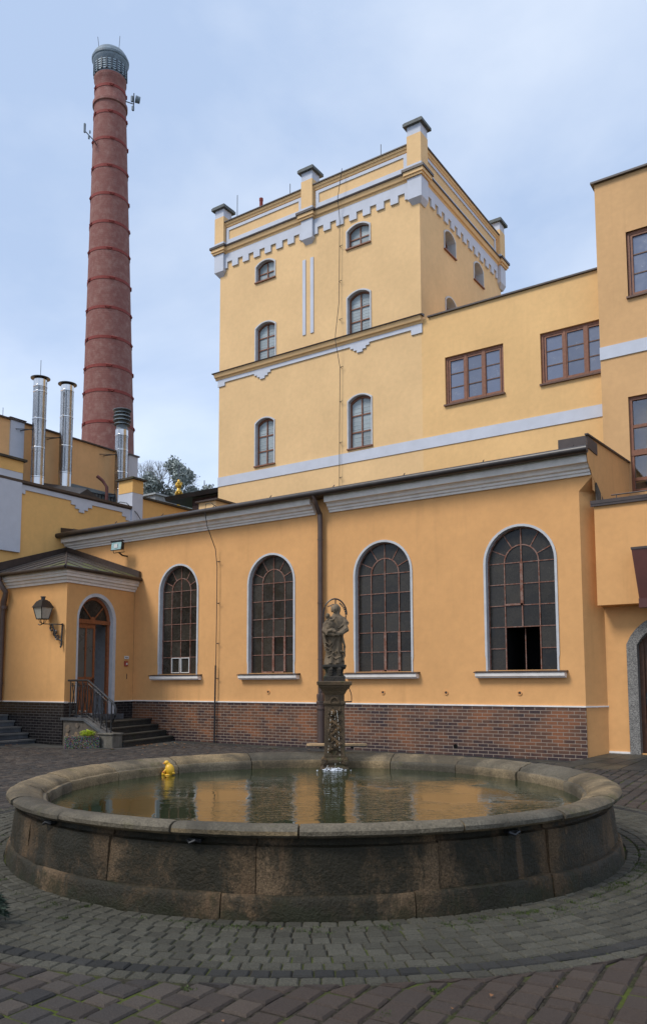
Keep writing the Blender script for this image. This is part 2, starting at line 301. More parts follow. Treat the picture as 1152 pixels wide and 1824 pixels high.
# ---------------------------------------------------------------- mesh helpers
def fr(x0, y0, dx, dy):
    l = hypot(dx, dy); dx /= l; dy /= l
    def P(u, z, o=0): return (x0+u*dx+o*dy, y0+u*dy-o*dx, z)
    P.dir = (dx, dy); return P
class MB:
    def __init__(s): s.v = []; s.f = []; s.mi = []; s.cur = 0
    def vert(s, p): s.v.append(tuple(p)); return len(s.v)-1
    def face(s, idx): s.f.append(tuple(idx)); s.mi.append(s.cur)
    def quad(s, *ps): s.face([s.vert(p) for p in ps])
    def box8(s, c):
        i = [s.vert(p) for p in c]
        for q in ((0, 3, 2, 1), (4, 5, 6, 7), (0, 1, 5, 4), (1, 2, 6, 5), (2, 3, 7, 6), (3, 0, 4, 7)): s.face([i[k] for k in q])
    def fbox(s, P, u0, u1, z0, z1, o0, o1):
        s.box8([P(u0, z0, o1), P(u1, z0, o1), P(u1, z0, o0), P(u0, z0, o0), P(u0, z1, o1), P(u1, z1, o1), P(u1, z1, o0), P(u0, z1, o0)])
    def box(s, x0, x1, y0, y1, z0, z1): s.fbox(fr(0, 0, 1, 0), x0, x1, z0, z1, -y1, -y0)
    def fpanel(s, P, outer, holes=(), o=0.0, reveal=0.0):
        lists = [[Vector((a, b, 0)) for a, b in outer]] + [[Vector((a, b, 0)) for a, b in h] for h in holes]
        flat = [p for l_ in lists for p in l_]
        idx = [s.vert(P(p.x, p.y, o)) for p in flat]
        for t in tessellate_polygon(lists): s.face([idx[k] for k in t])
        if reveal:
            for h in holes:
                a = [s.vert(P(p[0], p[1], o)) for p in h]; b = [s.vert(P(p[0], p[1], o-reveal)) for p in h]
                for k in range(len(h)): s.face((a[k], a[(k+1) % len(h)], b[(k+1) % len(h)], b[k]))
    def fpoly(s, P, pts, o0, o1):
        for o in (o0, o1): s.fpanel(P, pts, (), o)
        a = [s.vert(P(p[0], p[1], o0)) for p in pts]; b = [s.vert(P(p[0], p[1], o1)) for p in pts]; n = len(pts)
        for k in range(n): s.face((a[k], a[(k+1) % n], b[(k+1) % n], b[k]))
    def fring(s, P, out, inn, o0, o1, closed=False, backin=None):
        n = len(out); A = [s.vert(P(*p, o1)) for p in out]; B = [s.vert(P(*p, o1)) for p in inn]
        C = [s.vert(P(*p, o0)) for p in out]; bi = o0 if backin is None else backin; D = [s.vert(P(*p, bi)) for p in inn]
        for k in range(n if closed else n-1):
            j = (k+1) % n
            s.face((A[k], A[j], B[j], B[k])); s.face((A[k], C[k], C[j], A[j])); s.face((B[k], B[j], D[j], D[k]))
            if backin is None: s.face((C[k], D[k], D[j], C[j]))
        if not closed:
            for k in (0, n-1): s.face((A[k], B[k], D[k], C[k]))
    def prof(s, P, u0, u1, pr):          # profile: list of (out, z)
        a = [s.vert(P(u0, z, o)) for o, z in pr]; b = [s.vert(P(u1, z, o)) for o, z in pr]; n = len(pr)
        for k in range(n-1): s.face((a[k], a[k+1], b[k+1], b[k]))
        s.face(a); s.face(b[::-1])
    def tube(s, path, r, n=8, caps=True):
        path = [Vector(p) for p in path]; rs = r if isinstance(r, (list, tuple)) else [r]*len(path); rings = []
        for i, p in enumerate(path):
            d = (path[min(i+1, len(path)-1)]-path[max(i-1, 0)]).normalized()
            a = d.cross(Vector((0, 0, 1)) if abs(d.z) < .9 else Vector((1, 0, 0))).normalized(); b = d.cross(a)
            rings.append([s.vert(p+a*rs[i]*cos(2*pi*k/n)+b*rs[i]*sin(2*pi*k/n)) for k in range(n)])
        for i in range(len(rings)-1):
            for k in range(n): s.face((rings[i][k], rings[i][(k+1) % n], rings[i+1][(k+1) % n], rings[i+1][k]))
        if caps: s.face(rings[0][::-1]); s.face(rings[-1])
    def lathe(s, pr, c=(0, 0), n=32, a0=0, a1=2*pi, ends=False):   # (r, z)
        full = abs(a1-a0-2*pi) < 1e-6; m = n if full else n+1; R = []
        for k in range(m):
            a = a0+(a1-a0)*k/n; R.append([s.vert((c[0]+r*cos(a), c[1]+r*sin(a), z)) for r, z in pr])
        for k in range(n):
            x = R[k]; y = R[(k+1) % m]
            for i in range(len(pr)-1): s.face((x[i], y[i], y[i+1], x[i+1]))
        if ends and not full: s.face(R[0]); s.face(R[-1][::-1])
    def ell(s, c, r, n=12, m=8, rot=None):
        c = Vector(c); i0 = len(s.v); Q = rot or Matrix.Identity(3)
        for j in range(m+1):
            t = pi*j/m
            for k in range(n):
                a = 2*pi*k/n; s.vert(c+Q@Vector((r[0]*sin(t)*cos(a), r[1]*sin(t)*sin(a), r[2]*cos(t))))
        for j in range(m):
            for k in range(n): s.face((i0+j*n+k, i0+j*n+(k+1) % n, i0+(j+1)*n+(k+1) % n, i0+(j+1)*n+k))
    def disc(s, P, u, z, r, o0, o1, n=16):
        s.fpoly(P, [(u+r*cos(2*pi*k/n), z+r*sin(2*pi*k/n)) for k in range(n)], o0, o1)
    def build(s, name, mats, parent=None, smooth=False, bevel=0, loc=None):
        me = bpy.data.meshes.new(name)
        v = s.v if loc is None else [(a-loc[0], b-loc[1], c-loc[2]) for a, b, c in s.v]
        me.from_pydata(v, [], s.f)
        for m in (mats if isinstance(mats, (list, tuple)) else [mats]): me.materials.append(m)
        me.polygons.foreach_set('material_index', s.mi)
        me.validate(); me.update()
        o = bpy.data.objects.new(name, me); COL.objects.link(o)
        if loc is not None: o.location = loc
        if parent: o.parent = parent; o.matrix_parent_inverse = parent.matrix_basis.inverted()
        if smooth:
            bm = bmesh.new(); bm.from_mesh(me); bmesh.ops.remove_doubles(bm, verts=bm.verts, dist=1e-5); bmesh.ops.recalc_face_normals(bm, faces=bm.faces)
            bm.to_mesh(me); bm.free()
            for p in me.polygons: p.use_smooth = True
            if smooth != 2: me.set_sharp_from_angle(angle=radians(40))
        if bevel:
            b = o.modifiers.new('bevel', 'BEVEL'); b.width = bevel; b.segments = 2; b.limit_method = 'ANGLE'; b.angle_limit = radians(40)
        return o
def split_build(mb, name, mat, parent, tol=.03):
    '''build every separate piece of a trim as a part of its own'''
    par = list(range(len(mb.v)))
    def fd(x):
        while par[x] != x: par[x] = par[par[x]]; x = par[x]
        return x
    for f in mb.f:
        for k in f[1:]: par[fd(k)] = fd(f[0])
    comp = {}
    for i, f in enumerate(mb.f): comp.setdefault(fd(f[0]), []).append(i)
    bb = []
    for c, fs in comp.items():
        vs = [mb.v[k] for i in fs for k in mb.f[i]]
        bb.append([[min(v[a] for v in vs)-tol for a in range(3)], [max(v[a] for v in vs)+tol for a in range(3)], fs])
    ch = True
    while ch:
        ch = False
        for i in range(len(bb)):
            for j in range(i+1, len(bb)):
                if all(bb[i][0][a] <= bb[j][1][a] and bb[j][0][a] <= bb[i][1][a] for a in range(3)):
                    bb[i] = [[min(bb[i][0][a], bb[j][0][a]) for a in range(3)], [max(bb[i][1][a], bb[j][1][a]) for a in range(3)], bb[i][2]+bb[j][2]]
                    del bb[j]; ch = True; break
            if ch: break
    out = []
    for b in bb:
        m_ = MB(); mp_ = {}
        for i in b[2]:
            for k in mb.f[i]:
                if k not in mp_: mp_[k] = m_.vert(mb.v[k])
            m_.face([mp_[k] for k in mb.f[i]])
        out.append(m_.build(name, mat, parent))
    return out
def tag(o, label, cat, group=None, kind=None):
    if label: o['label'] = label
    if cat: o['category'] = cat
    if group: o['group'] = group
    if kind: o['kind'] = kind
    return o
def thing(name, label, cat, loc=(0, 0, 0), group=None):
    o = bpy.data.objects.new(name, None); COL.objects.link(o); o.location = loc; o.empty_display_size = .3
    bpy.context.view_layer.update(); return tag(o, label, cat, group)
def copy_tree(o, parent=None):
    c = o.copy(); COL.objects.link(c)
    if parent: c.parent = parent
    for ch in o.children: copy_tree(ch, c)
    return c
def cutrect(u0, u1, z0, z1): return [(u0, z0), (u1, z0), (u1, z1), (u0, z1)]
def seg_arch(u0, u1, z0, ztop, rise, n=10):
    """closed outline: bottom-left, bottom-right, then the arch from right to left"""
    h = (u1-u0)/2; R = (h*h+rise*rise)/(2*rise); cz = ztop-R; a = math.asin(min(1, h/R)); uc = (u0+u1)/2
    return [(u0, z0), (u1, z0)] + [(uc+R*sin(a-2*a*k/n), cz+R*cos(a-2*a*k/n)) for k in range(n+1)]
def arch_open(pts): return pts[1:]+pts[:1]    # open strip: right jamb bottom -> arch -> left jamb bottom
def panes(mb, P, cells, o, tilt=.006):
    for c in cells:
        a, b, d = (random.uniform(-tilt, tilt) for _ in range(3))
        cu = sum(p[0] for p in c)/len(c); cz = sum(p[1] for p in c)/len(c)
        mb.face([mb.vert(P(p[0], p[1], o+(p[0]-cu)*a+(p[1]-cz)*b)) for p in c])

# ---------------------------------------------------------------- ground
g = MB(); g.quad((-200, -60, 0), (120, -60, 0), (120, 220, 0), (-200, 220, 0))
tag(g.build('ground', JOINT), 'dark soil and moss between and beyond the paving stones', 'ground', kind='structure')
g = MB(); RR = []
for i in range(13):
    for j in range(13):
        g.vert((-95+i*7, 40+j*7, 14*math.exp(-((i-7)**2/16+(j-6)**2/12))-.3))
for i in range(12):
    for j in range(12): g.face((i*13+j, i*13+j+1, (i+1)*13+j+1, (i+1)*13+j))
tag(g.build('hill', MOSSL, smooth=2), 'low wooded rise behind the brewery roofs', 'hill', kind='structure')
CC = (-4.96, 7.2); RING = 4.34
def stone_block(mb, c4, z0, z1, bev=.012, jit=.004):
    """paving stone from 4 ground corners, chamfered top"""
    cx = sum(p[0] for p in c4)/4; cy = sum(p[1] for p in c4)/4; dz = random.uniform(-jit, jit); tx, ty = random.uniform(-.012, .012), random.uniform(-.012, .012)
    low, up, top = [], [], []
    for x, y in c4:
        x += random.uniform(-jit, jit); y += random.uniform(-jit, jit)
        dx, dy = cx-x, cy-y; l = hypot(dx, dy); k = bev*1.4/l
        zz = z1+dz+(x-cx)*tx+(y-cy)*ty
        low.append(mb.vert((x, y, z0))); up.append(mb.vert((x+dx*k*.15, y+dy*k*.15, zz-bev*.9))); top.append(mb.vert((x+dx*k, y+dy*k, zz)))
    for k in range(4):
        j = (k+1) % 4; mb.face((low[k], low[j], up[j], up[k])); mb.face((up[k], up[j], top[j], top[k]))
    mb.face(top)
# concentric cobbles round the basin
g = MB(); gd = MB(); r = 3.10; row = 0
while r < RING-.02:
    h = .113; n = int(2*pi*(r+h/2)/.118); off = random.random()*.1
    dark = abs(r-(3.10+.113*9)) < .02
    for k in range(n):
        a0 = 2*pi*(k+.02)/n+off; a1 = 2*pi*(k+.98)/n+off; wob = random.uniform(-.004, .004)
        if sin((a0+a1)/2-1.0) > .93 and False: continue
        c4 = [(CC[0]+q*cos(a), CC[1]+q*sin(a)) for q, a in ((r+.004+wob, a0), (r+.004+wob, a1), (r+h-.005+wob, a1), (r+h-.005+wob, a0))]
        stone_block(gd if dark else g, c4, -.01, .012, .010, .003)
    r += h; row += 1
tag(g.build('cobble_paving', COB), 'rings of small grey granite cobbles around the basin', 'paving', kind='structure')
tag(gd.build('dark_cobble_band', COBD), 'single dark ring of basalt cobbles near the outer edge', 'paving', kind='structure')
# pavers
g = MB(); rr = radians(3.5); W = .168
def rot2(x, y): return (x*cos(rr)-y*sin(rr), x*sin(rr)+y*cos(rr))
def inside(x, y):
    d = hypot(x-CC[0], y-CC[1])
    if d < RING-.13: return False
    if y > 15.9 and x < -4.4: return False
    if x < -15.3 and y > 13.5+(-15.3-x)*-.2: return False
    dep = x*F0.x+y*F0.y
    if dep < 2.9: return False
    px = (x*R0.x+y*R0.y)/dep
    return -.52 < px < .48 and dep < 30 and y < 19
ny = 0
for i in range(-160, 50):
    y = 0.0; x0 = i*W
    yy = -3.0+random.random()*.2
    while yy < 19:
        ln = random.choice((.135, .145, .17, .21))
        c = rot2(x0+W/2, yy+ln/2)
        if inside(*c):
            gp = .0075
            c4 = [rot2(x0+gp, yy+gp), rot2(x0+W-gp, yy+gp), rot2(x0+W-gp, yy+ln-gp), rot2(x0+gp, yy+ln-gp)]
            c4 = [(CC[0]+(x-CC[0])*max(1, (RING+.006)/max(.01, hypot(x-CC[0], y-CC[1]))), CC[1]+(y-CC[1])*max(1, (RING+.006)/max(.01, hypot(x-CC[0], y-CC[1])))) for x, y in c4]
            if abs((c4[1][0]-c4[0][0])*(c4[3][1]-c4[0][1])) > .003:
                stone_block(g, c4, -.012, .013, .013, .005)
        yy += ln
tag(g.build('paver_paving', PAV), 'courtyard of worn brown and grey concrete pavers', 'paving', kind='structure')
# smooth slabs along the wall foot
g = MB(); xx = -19.6
while xx < -4.8:
    wdt = random.uniform(.5, .8)
    for yk in (15.92, 16.2):
        stone_block(g, [(xx+.005, yk), (xx+wdt-.005, yk), (xx+wdt-.005, yk+.27), (xx+.005, yk+.27)], -.01, .016, .008, .004)
    xx += wdt
tag(g.build('wall_foot_slabs', STEP), 'dark stone slabs along the foot of the brick plinth', 'paving', kind='structure')
ASP = plain('worn_asphalt', (.055, .053, .047, 1), .8, .3, var=.35, scale=2, bump=.5)
g = MB(); g.quad((-24, 12.2, .012), (-18.6, 12.2, .012), (-15.35, 13.6, .012), (-24, 13.95, .012)); g.quad((-18, 13.6, .012), (-15.35, 13.6, .012), (-14.9, 15.85, .012), (-18, 15.85, .012))
tag(g.build('asphalt_strip', ASP), 'patch of worn grey asphalt before the entrance stairs', 'ground', kind='structure')
# raised ramp in front of the right-hand door
g = MB(); P = fr(0, 0, 1, 0)
a = [(-4.42, 16.93), (-1.5, 16.93), (-1.5, 15.0), (-5.1, 15.35)]
for k in range(9):
    u0, u1 = -5.1+k*.42, -5.1+k*.42+.405
    for v0, v1 in ((0, .33), (.34, .66), (.67, 1.0)):
        def rp(u, v): x = u+(v*.68 if u < -4 else v*.3); return (x, 15.3+v*1.63, .018+.152*v)
        q = [rp(u0, v0), rp(u1, v0), rp(u1, v1), rp(u0, v1)]
        g.box8([(x, y, -.02) for x, y, z in q]+q)
tag(g.build('door_ramp', STEP), 'low dark paved ramp rising to the granite-framed door', 'ramp', kind='structure')
for k in range(5): pass

# ---------------------------------------------------------------- annex
YA = 16.5; A = fr(0, YA, 1, 0)
annex = thing('brewery_annex', 'long low orange building with four round-arched windows and glazed brick plinth', 'building', (-12, YA, 0))
AW = [(-16.86, -15.40), (-13.54, -12.06), (-10.20, -8.68), (-6.82, -5.28)]
def round_arch(u0, u1, z0, ztop, n=20):
    r_ = (u1-u0)/2; uc = (u0+u1)/2; zs = ztop-r_
    return [(u0, z0), (u1, z0)] + [(uc+r_*cos(pi*k/n), zs+r_*sin(pi*k/n)) for k in range(n+1)]
mb = MB()
mb.fpanel(A, [(-21.09, 1.11), (-4.73, 1.11), (-4.73, 5.57), (-4.45, 5.86), (-4.45, 6.3), (-21.09, 6.3)], [round_arch(a, b, 1.88, 4.985) for a, b in AW], 0, .16)
# chamfered corner: lower splay + little pyramid stop + side wall profile
mb.face([mb.vert(p) for p in ((-4.73, YA, 0), (-4.40, YA+.5, 0), (-4.40, YA+.5, 5.60), (-4.73, YA, 5.57))])
mb.face([mb.vert(p) for p in ((-4.73, YA, 5.57), (-4.40, YA+.5, 5.57), (-4.45, YA, 5.86))])
sidepts = [(16.5, 5.57), (19.7, 5.3), (19.7, 6.86), (16.16, 6.63), (16.16, 6.24), (16.2, 6.1), (16.3, 6.02), (16.42, 5.95), (16.5, 5.86)]
mb.face([mb.vert((-4.45, y, z)) for y, z in sidepts])
mb.build('wall', YEL_A, annex)
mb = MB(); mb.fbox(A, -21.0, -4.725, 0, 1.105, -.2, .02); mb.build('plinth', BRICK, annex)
mb = MB(); mb.fbox(A, -21.0, -4.72, 1.105, 1.135, -.1, .035); mb.fbox(fr(-4.73, YA, .33, .5), -.02, .62, 1.105, 1.135, -.05, .02); mb.build('plinth_ledge', GREYW, annex)
mb = MB(); CP = [(0, 5.88), (.05, 5.88), (.055, 5.935), (.09, 5.94), (.10, 5.985), (.15, 6.01), (.17, 6.06), (.19, 6.075), (.20, 6.09), (.28, 6.10), (.30, 6.25), (.30, 6.262), (0, 6.262)]
mb.prof(A, -21.05, -11.36, CP); mb.prof(A, -10.93, -4.47, CP); split_build(mb, 'cornice', GREYW, annex)
mb = MB()
mb.quad((-21.09, 16.14, 6.30), (-4.47, 16.14, 6.30), (-4.47, 20.3, 6.75), (-21.09, 20.3, 6.75))
mb.fbox(A, -21.09, -4.46, 6.262, 6.298, -.1, .36)
mb.fbox(A, -5.03, -4.43, 6.38, 6.63, -.4, .33)
s0 = fr(-4.45, 16.12, 0, 1)
mb.box8([(-4.47, 16.12, 6.63), (-4.40, 16.12, 6.63), (-4.40, 19.72, 6.87), (-4.47, 19.72, 6.87), (-4.47, 16.12, 6.66), (-4.40, 16.12, 6.66), (-4.40, 19.72, 6.90), (-4.47, 19.72, 6.90)])
mb.fpoly(A, [(-21.09, 6.3), (-19.6, 6.33), (-21.09, 6.6)], .2, .28)
rf = mb.build('roof', BROWN, annex)
mb = MB(); mb.tube([(-21.1, 16.09, 6.31), (-4.42, 16.09, 6.33)], .085, 12)
for k in range(9): mb.tube([(-20.3+k*1.95, 16.06, 6.40), (-20.3+k*1.95, 16.12, 6.46)], .012, 5)
mb.build('gutter', GUTT, annex, smooth=True)
mb = MB(); mb.box(-17.72, -17.0, 19.0, 19.8, 6.8, 7.48); u = mb.build('upstand', YEL_T, annex); mb = MB(); mb.box(-17.8, -16.85, 18.9, 19.85, 7.48, 7.53); mb.build('cap', BROWN, u)
mb = MB(); mb.disc(A, -7.61, .21, .05, .0, .024); mb.build('drain_hole', DARK, annex)
wi_info = [dict(white=[(1, 0), (2, 0)]), dict(thick=[(1, 0), (2, 0)]), dict(thick=[(1, 0), (2, 0)]), dict(thick=[(1, 3)], open=True)]
def arch_window(u0, u1, info):
    zb, zt = 1.88, 4.985; uc = (u0+u1)/2; R = (u1-u0)/2; zs = zt-R; o = -.13; cw = (u1-u0)/4; nr = 5; rh = (zs-zb)/nr
    mb = MB(); t = .0135
    out = round_arch(u0, u1, zb, zt)
    mb.fring(A, out, [(uc+(a-uc)*.965, zb+.03+(b-zb-.03)*.99) for a, b in out], o-.03, o+.02, True)
    for k in range(1, nr+1):
        spans = ((u0, u0+cw), (u0+3*cw, u1)) if info.get('open') and k == 1 else ((u0, u1),)
        for a_, b_ in spans: mb.fbox(A, a_, b_, zb+k*rh-t*.7, zb+k*rh+t*.7, o-.02, o+.012)
    for k in (1, 2, 3):
        top = zt if k == 2 else zs
        if info.get('open') and k == 2: mb.fbox(A, uc-t, uc+t, zb+2*rh, top, o-.02, o+.016)
        else: mb.fbox(A, u0+k*cw-t*.8, u0+k*cw+t*.8, zb, top, o-.02, o+.016)
    if info.get('open'): mb.fbox(A, uc-.009, uc+.009, zb, zb+2*rh, o-.16, o-.14)
    ri = cw; nn = 12
    mb.fring(A, [(uc+(ri+t)*cos(pi*k/nn), zs+(ri+t)*sin(pi*k/nn)) for k in range(nn+1)], [(uc+(ri-t)*cos(pi*k/nn), zs+(ri-t)*sin(pi*k/nn)) for k in range(nn+1)], o-.02, o+.014)
    for a in (25, 58, 122, 155):
        a = radians(a); dx, dz = cos(a), sin(a)
        q = [(uc+dx*ri-dz*t*.8, zs+dz*ri+dx*t*.8), (uc+dx*ri+dz*t*.8, zs+dz*ri-dx*t*.8), (uc+dx*R+dz*t*.8, zs+dz*R-dx*t*.8), (uc+dx*R-dz*t*.8, zs+dz*R+dx*t*.8)]
        mb.fpoly(A, q, o-.02, o+.01)
    if info.get('thick'):
        for (c, r_) in info['thick']:
            mb.fbox(A, u0+c*cw-.01, u0+(c+1)*cw+.02, zb+r_*rh, zb+r_*rh+.04, o, o+.03)
            mb.fbox(A, u0+(c+1)*cw-.03, u0+(c+1)*cw+.03, zb+r_*rh, zb+(r_+1)*rh+.01+(rh if info.get('open') else rh), o, o+.03)
    wdw = mb.build('window', RUST, annex)
    if info.get('white'):
        mb = MB()
        for (c, r_) in info['white']:
            a, b, z0, z1 = u0+c*cw+.02, u0+(c+1)*cw-.015, zb+.03, zb+rh-.01
            mb.fring(A, cutrect(a, b, z0, z1), cutrect(a+.022, b-.022, z0+.022, z1-.022), o, o+.03, True)
        mb.build('casement', SIGNW, wdw)
    mb = MB(); cells = []
    for c in range(4):
        for r_ in range(nr):
            if info.get('open') and c in (1, 2) and r_ in (0, 1): continue
            cells.append(cutrect(u0+c*cw, u0+(c+1)*cw, zb+r_*rh, zb+(r_+1)*rh))
    angs = [0, 25, 58, 90, 122, 155, 180]
    for i in range(6):
        a0, a1 = radians(angs[i]), radians(angs[i+1]); st = 5
        cells.append([(uc+R*cos(a0+(a1-a0)*k/st), zs+R*sin(a0+(a1-a0)*k/st)) for k in range(st+1)]+[(uc+ri*cos(a1+(a0-a1)*k/st), zs+ri*sin(a1+(a0-a1)*k/st)) for k in range(st+1)])
    for a0, a1 in ((0, 90), (90, 180)):
        cells.append([(uc, zs)]+[(uc+ri*cos(radians(a0+(a1-a0)*k/6)), zs+ri*sin(radians(a0+(a1-a0)*k/6))) for k in range(7)])
    panes(mb, A, cells, o-.005, .03); mb.build('pane', GL_OLD, wdw)
    if info.get('open'):
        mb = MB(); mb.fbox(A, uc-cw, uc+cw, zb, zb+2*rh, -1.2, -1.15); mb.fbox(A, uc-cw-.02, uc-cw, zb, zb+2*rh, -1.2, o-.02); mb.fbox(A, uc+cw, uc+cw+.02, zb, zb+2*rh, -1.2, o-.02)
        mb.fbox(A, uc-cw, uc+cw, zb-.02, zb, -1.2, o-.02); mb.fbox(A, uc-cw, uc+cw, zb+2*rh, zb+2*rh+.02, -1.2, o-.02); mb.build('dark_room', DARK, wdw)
    mb = MB(); wd = .048
    o1 = round_arch(u0-wd, u1+wd, 2.2, zt+wd); i1 = round_arch(u0+.004, u1-.004, 2.2, zt-.004)
    mb.fring(A, arch_open(o1), arch_open(i1), 0, .022, False, -.12)
    for a, b in ((u0-.035, u0+.004), (u1-.004, u1+.035)):
        mb.fbox(A, a, b, 1.86, 2.2, 0, .018)
    for a, b in ((u0-wd, u0+.004), (u1-.004, u1+wd)):
        ins = a if a < uc and a < b-.05 and a < u0 else b
        mb.fpoly(A, ([(u0-wd, 2.2), (u0, 2.2), (u0, 2.1), (u0-.035, 2.13)] if a < uc else [(u1, 2.2), (u1+wd, 2.2), (u1+.035, 2.13), (u1, 2.1)]), 0, .02)
    mb.fbox(A, u0+.002, u0+.006, 1.88, 2.25, -.12, .005); mb.fbox(A, u1-.006, u1-.002, 1.88, 2.25, -.12, .005)
    mb.build('surround', SURR, wdw)
    mb = MB(); mb.prof(A, u0-.24, u1+.18, [(-.02, 1.715), (.11, 1.715), (.115, 1.735), (.15, 1.75), (.155, 1.825), (-.02, 1.825)]); s1 = mb.build('sill', GREYW, wdw)
    mb = MB(); mb.box8([A(u0-.27, 1.826, .17), A(u1+.21, 1.826, .17), A(u1+.21, 1.826, -.12), A(u0-.27, 1.826, -.12), A(u0-.27, 1.843, .17), A(u1+.21, 1.843, .17), A(u1+.21, 1.885, -.12), A(u0-.27, 1.885, -.12)])
    mb.build('sill_cap', BROWN, s1)
for (a, b), inf in zip(AW, wi_info): arch_window(a, b, inf)

def downpipe(name, label, pts, r, low=None, bands=()):
    t = thing(name, label, 'downpipe', (pts[-1][0], pts[-1][1], 0))
    mb = MB(); mb.tube(pts, r, 12)
    for z in bands: mb.tube([(pts[-1][0], pts[-1][1], z-.012), (pts[-1][0], pts[-1][1], z+.012)], r*1.16, 12)
    mb.build('pipe', PIPE, t, smooth=True)
    if low:
        mb = MB(); x, y = pts[-1][:2]; mb.lathe([(0, 0), (low, 0), (low, .95), (low*1.2, .97), (low*1.2, 1.02), (low, 1.03), (low, 1.1), (low*1.2, 1.11), (low*1.2, 1.16), (low, 1.18), (low*1.1, 1.3), (low*1.05, 1.34), (r, 1.36)], (x, y), 16); mb.build('lower_pipe', PIPE, t, smooth=True)
    return t
downpipe('downpipe', 'tall brown downpipe between the second and third arched windows behind the statue', [(-11.15, 16.09, 6.28), (-11.15, 16.14, 6.12), (-11.15, 16.36, 5.85), (-11.15, 16.38, 5.6), (-11.15, 16.38, 0)], .066, .092, (5.2, 3.6, 2.2))
def cable(name, label, pts, r, clips, P, rod=None):
    t = thing(name, label, 'cable', (pts[0][0], pts[0][1], 0))
    mb = MB(); mb.tube(pts, r, 5); mb.build('wire', IRON, t)
    mb = MB()
    for u, z in clips: mb.tube([P(u, z, 0), P(u, z, .09)], .008, 5); mb.tube([P(u, z, .085), P(u+.11, z+.005, .085)], .009, 5)
    split_build(mb, 'clip', IRON, t)
    if rod: mb = MB(); mb.tube(rod, .022, 8); mb.build('guard_rod', IRON, t)
cable('lightning_cable', 'thin black lightning cable on the orange wall between the first and second arched windows', [(-14.45, 16.2, 6.42), (-14.52, 16.05, 6.52), (-14.66, 16.0, 6.5), (-14.72, 16.02, 6.3), (-14.70, 16.1, 5.9), (-14.64, 16.38, 5.3), (-14.60, 16.41, 4.8), (-14.60, 16.41, 3.5), (-14.62, 16.42, 1.8)], .011, [(-14.6, 4.95), (-14.6, 3.8), (-14.61, 2.7), (-14.62, 1.75)], A, [(-14.62, 16.41, 2.1), (-14.64, 16.41, .02)])
v0 = None
for u, lb in ((-12.87, 'small round wall vent below the second arched window'), (-9.45, 'small round wall vent below the third arched window'), (-7.82, 'small round wall vent midway between the third and fourth arched windows'), (-6.11, 'small round wall vent below the rightmost arched window')):
    t = thing('wall_vent', lb, 'vent', (u, YA, 1.39), 'round vents low on the orange wall')
    if v0 is None:
        mb = MB(); n = 16; P = fr(u, YA, 1, 0)
        mb.fring(P, [(.05*cos(2*pi*k/n), 1.39+.05*sin(2*pi*k/n)) for k in range(n)], [(.034*cos(2*pi*k/n), 1.39+.034*sin(2*pi*k/n)) for k in range(n)], 0, .02, True); rg = mb.build('ring', YEL_A, t)
        mb = MB(); mb.disc(P, 0, 1.39, .022, 0, .012, 12); cp = mb.build('core', BROWN, t); v0 = (t, rg, cp)
    else:
        for q in v0[1:]:
            c = q.copy(); COL.objects.link(c); c.parent = t; c.matrix_parent_inverse = v0[0].matrix_basis.inverted()

# ---------------------------------------------------------------- tower
YT = 20.3; XT = -10.22; XL0 = -18.05; YTB = 26.7
T1 = fr(0, YT, 1, 0); T2 = fr(XT, 0, 0, 1)
tower = thing('brewery_tower', 'tall square yellow tower with white stepped corbels and capped corner piers', 'tower', (-14, 23, 0))
TF = [(-16.46, -15.60, 15.17, 15.90, .16, 2), (-12.80, -11.91, 15.20, 15.95, .16, 2), (-16.46, -15.56, 12.40, 13.72, .16, 3), (-12.80, -11.91, 12.40, 13.77, .16, 3), (-16.45, -15.60, 8.79, 10.42, .16, 3), (-12.79, -11.90, 8.76, 10.44, .16, 3)]
TS = [(21.93, 22.79, 15.2, 15.95, .18, 2), (24.23, 25.07, 15.2, 15.95, .18, 2), (21.95, 22.8, 12.4, 13.76, .18, 3)]
INS = .038
def inner(w_): return (w_[0]+INS, w_[1]-INS, w_[2], w_[3]-INS, w_[4])
mb = MB()
mb.fpanel(T1, cutrect(XL0, XT, 6.5, 17.75), [seg_arch(*inner(q)) for q in TF], 0, 0)
mb.fpanel(T2, cutrect(YT, YTB, 6.5, 17.75), [seg_arch(*inner(q)) for q in TS], 0, 0)
mb.quad((XL0, YT, 0), (XL0, YTB, 0), (XL0, YTB, 17.75), (XL0, YT, 17.75)); mb.quad((XL0, YTB, 0), (XT, YTB, 0), (XT, YTB, 17.75), (XL0, YTB, 17.75))
mb.quad((XL0, YT, 17.3), (XT, YT, 17.3), (XT, YTB, 17.3), (XL0, YTB, 17.3))
mb.build('wall', YEL_T, tower)
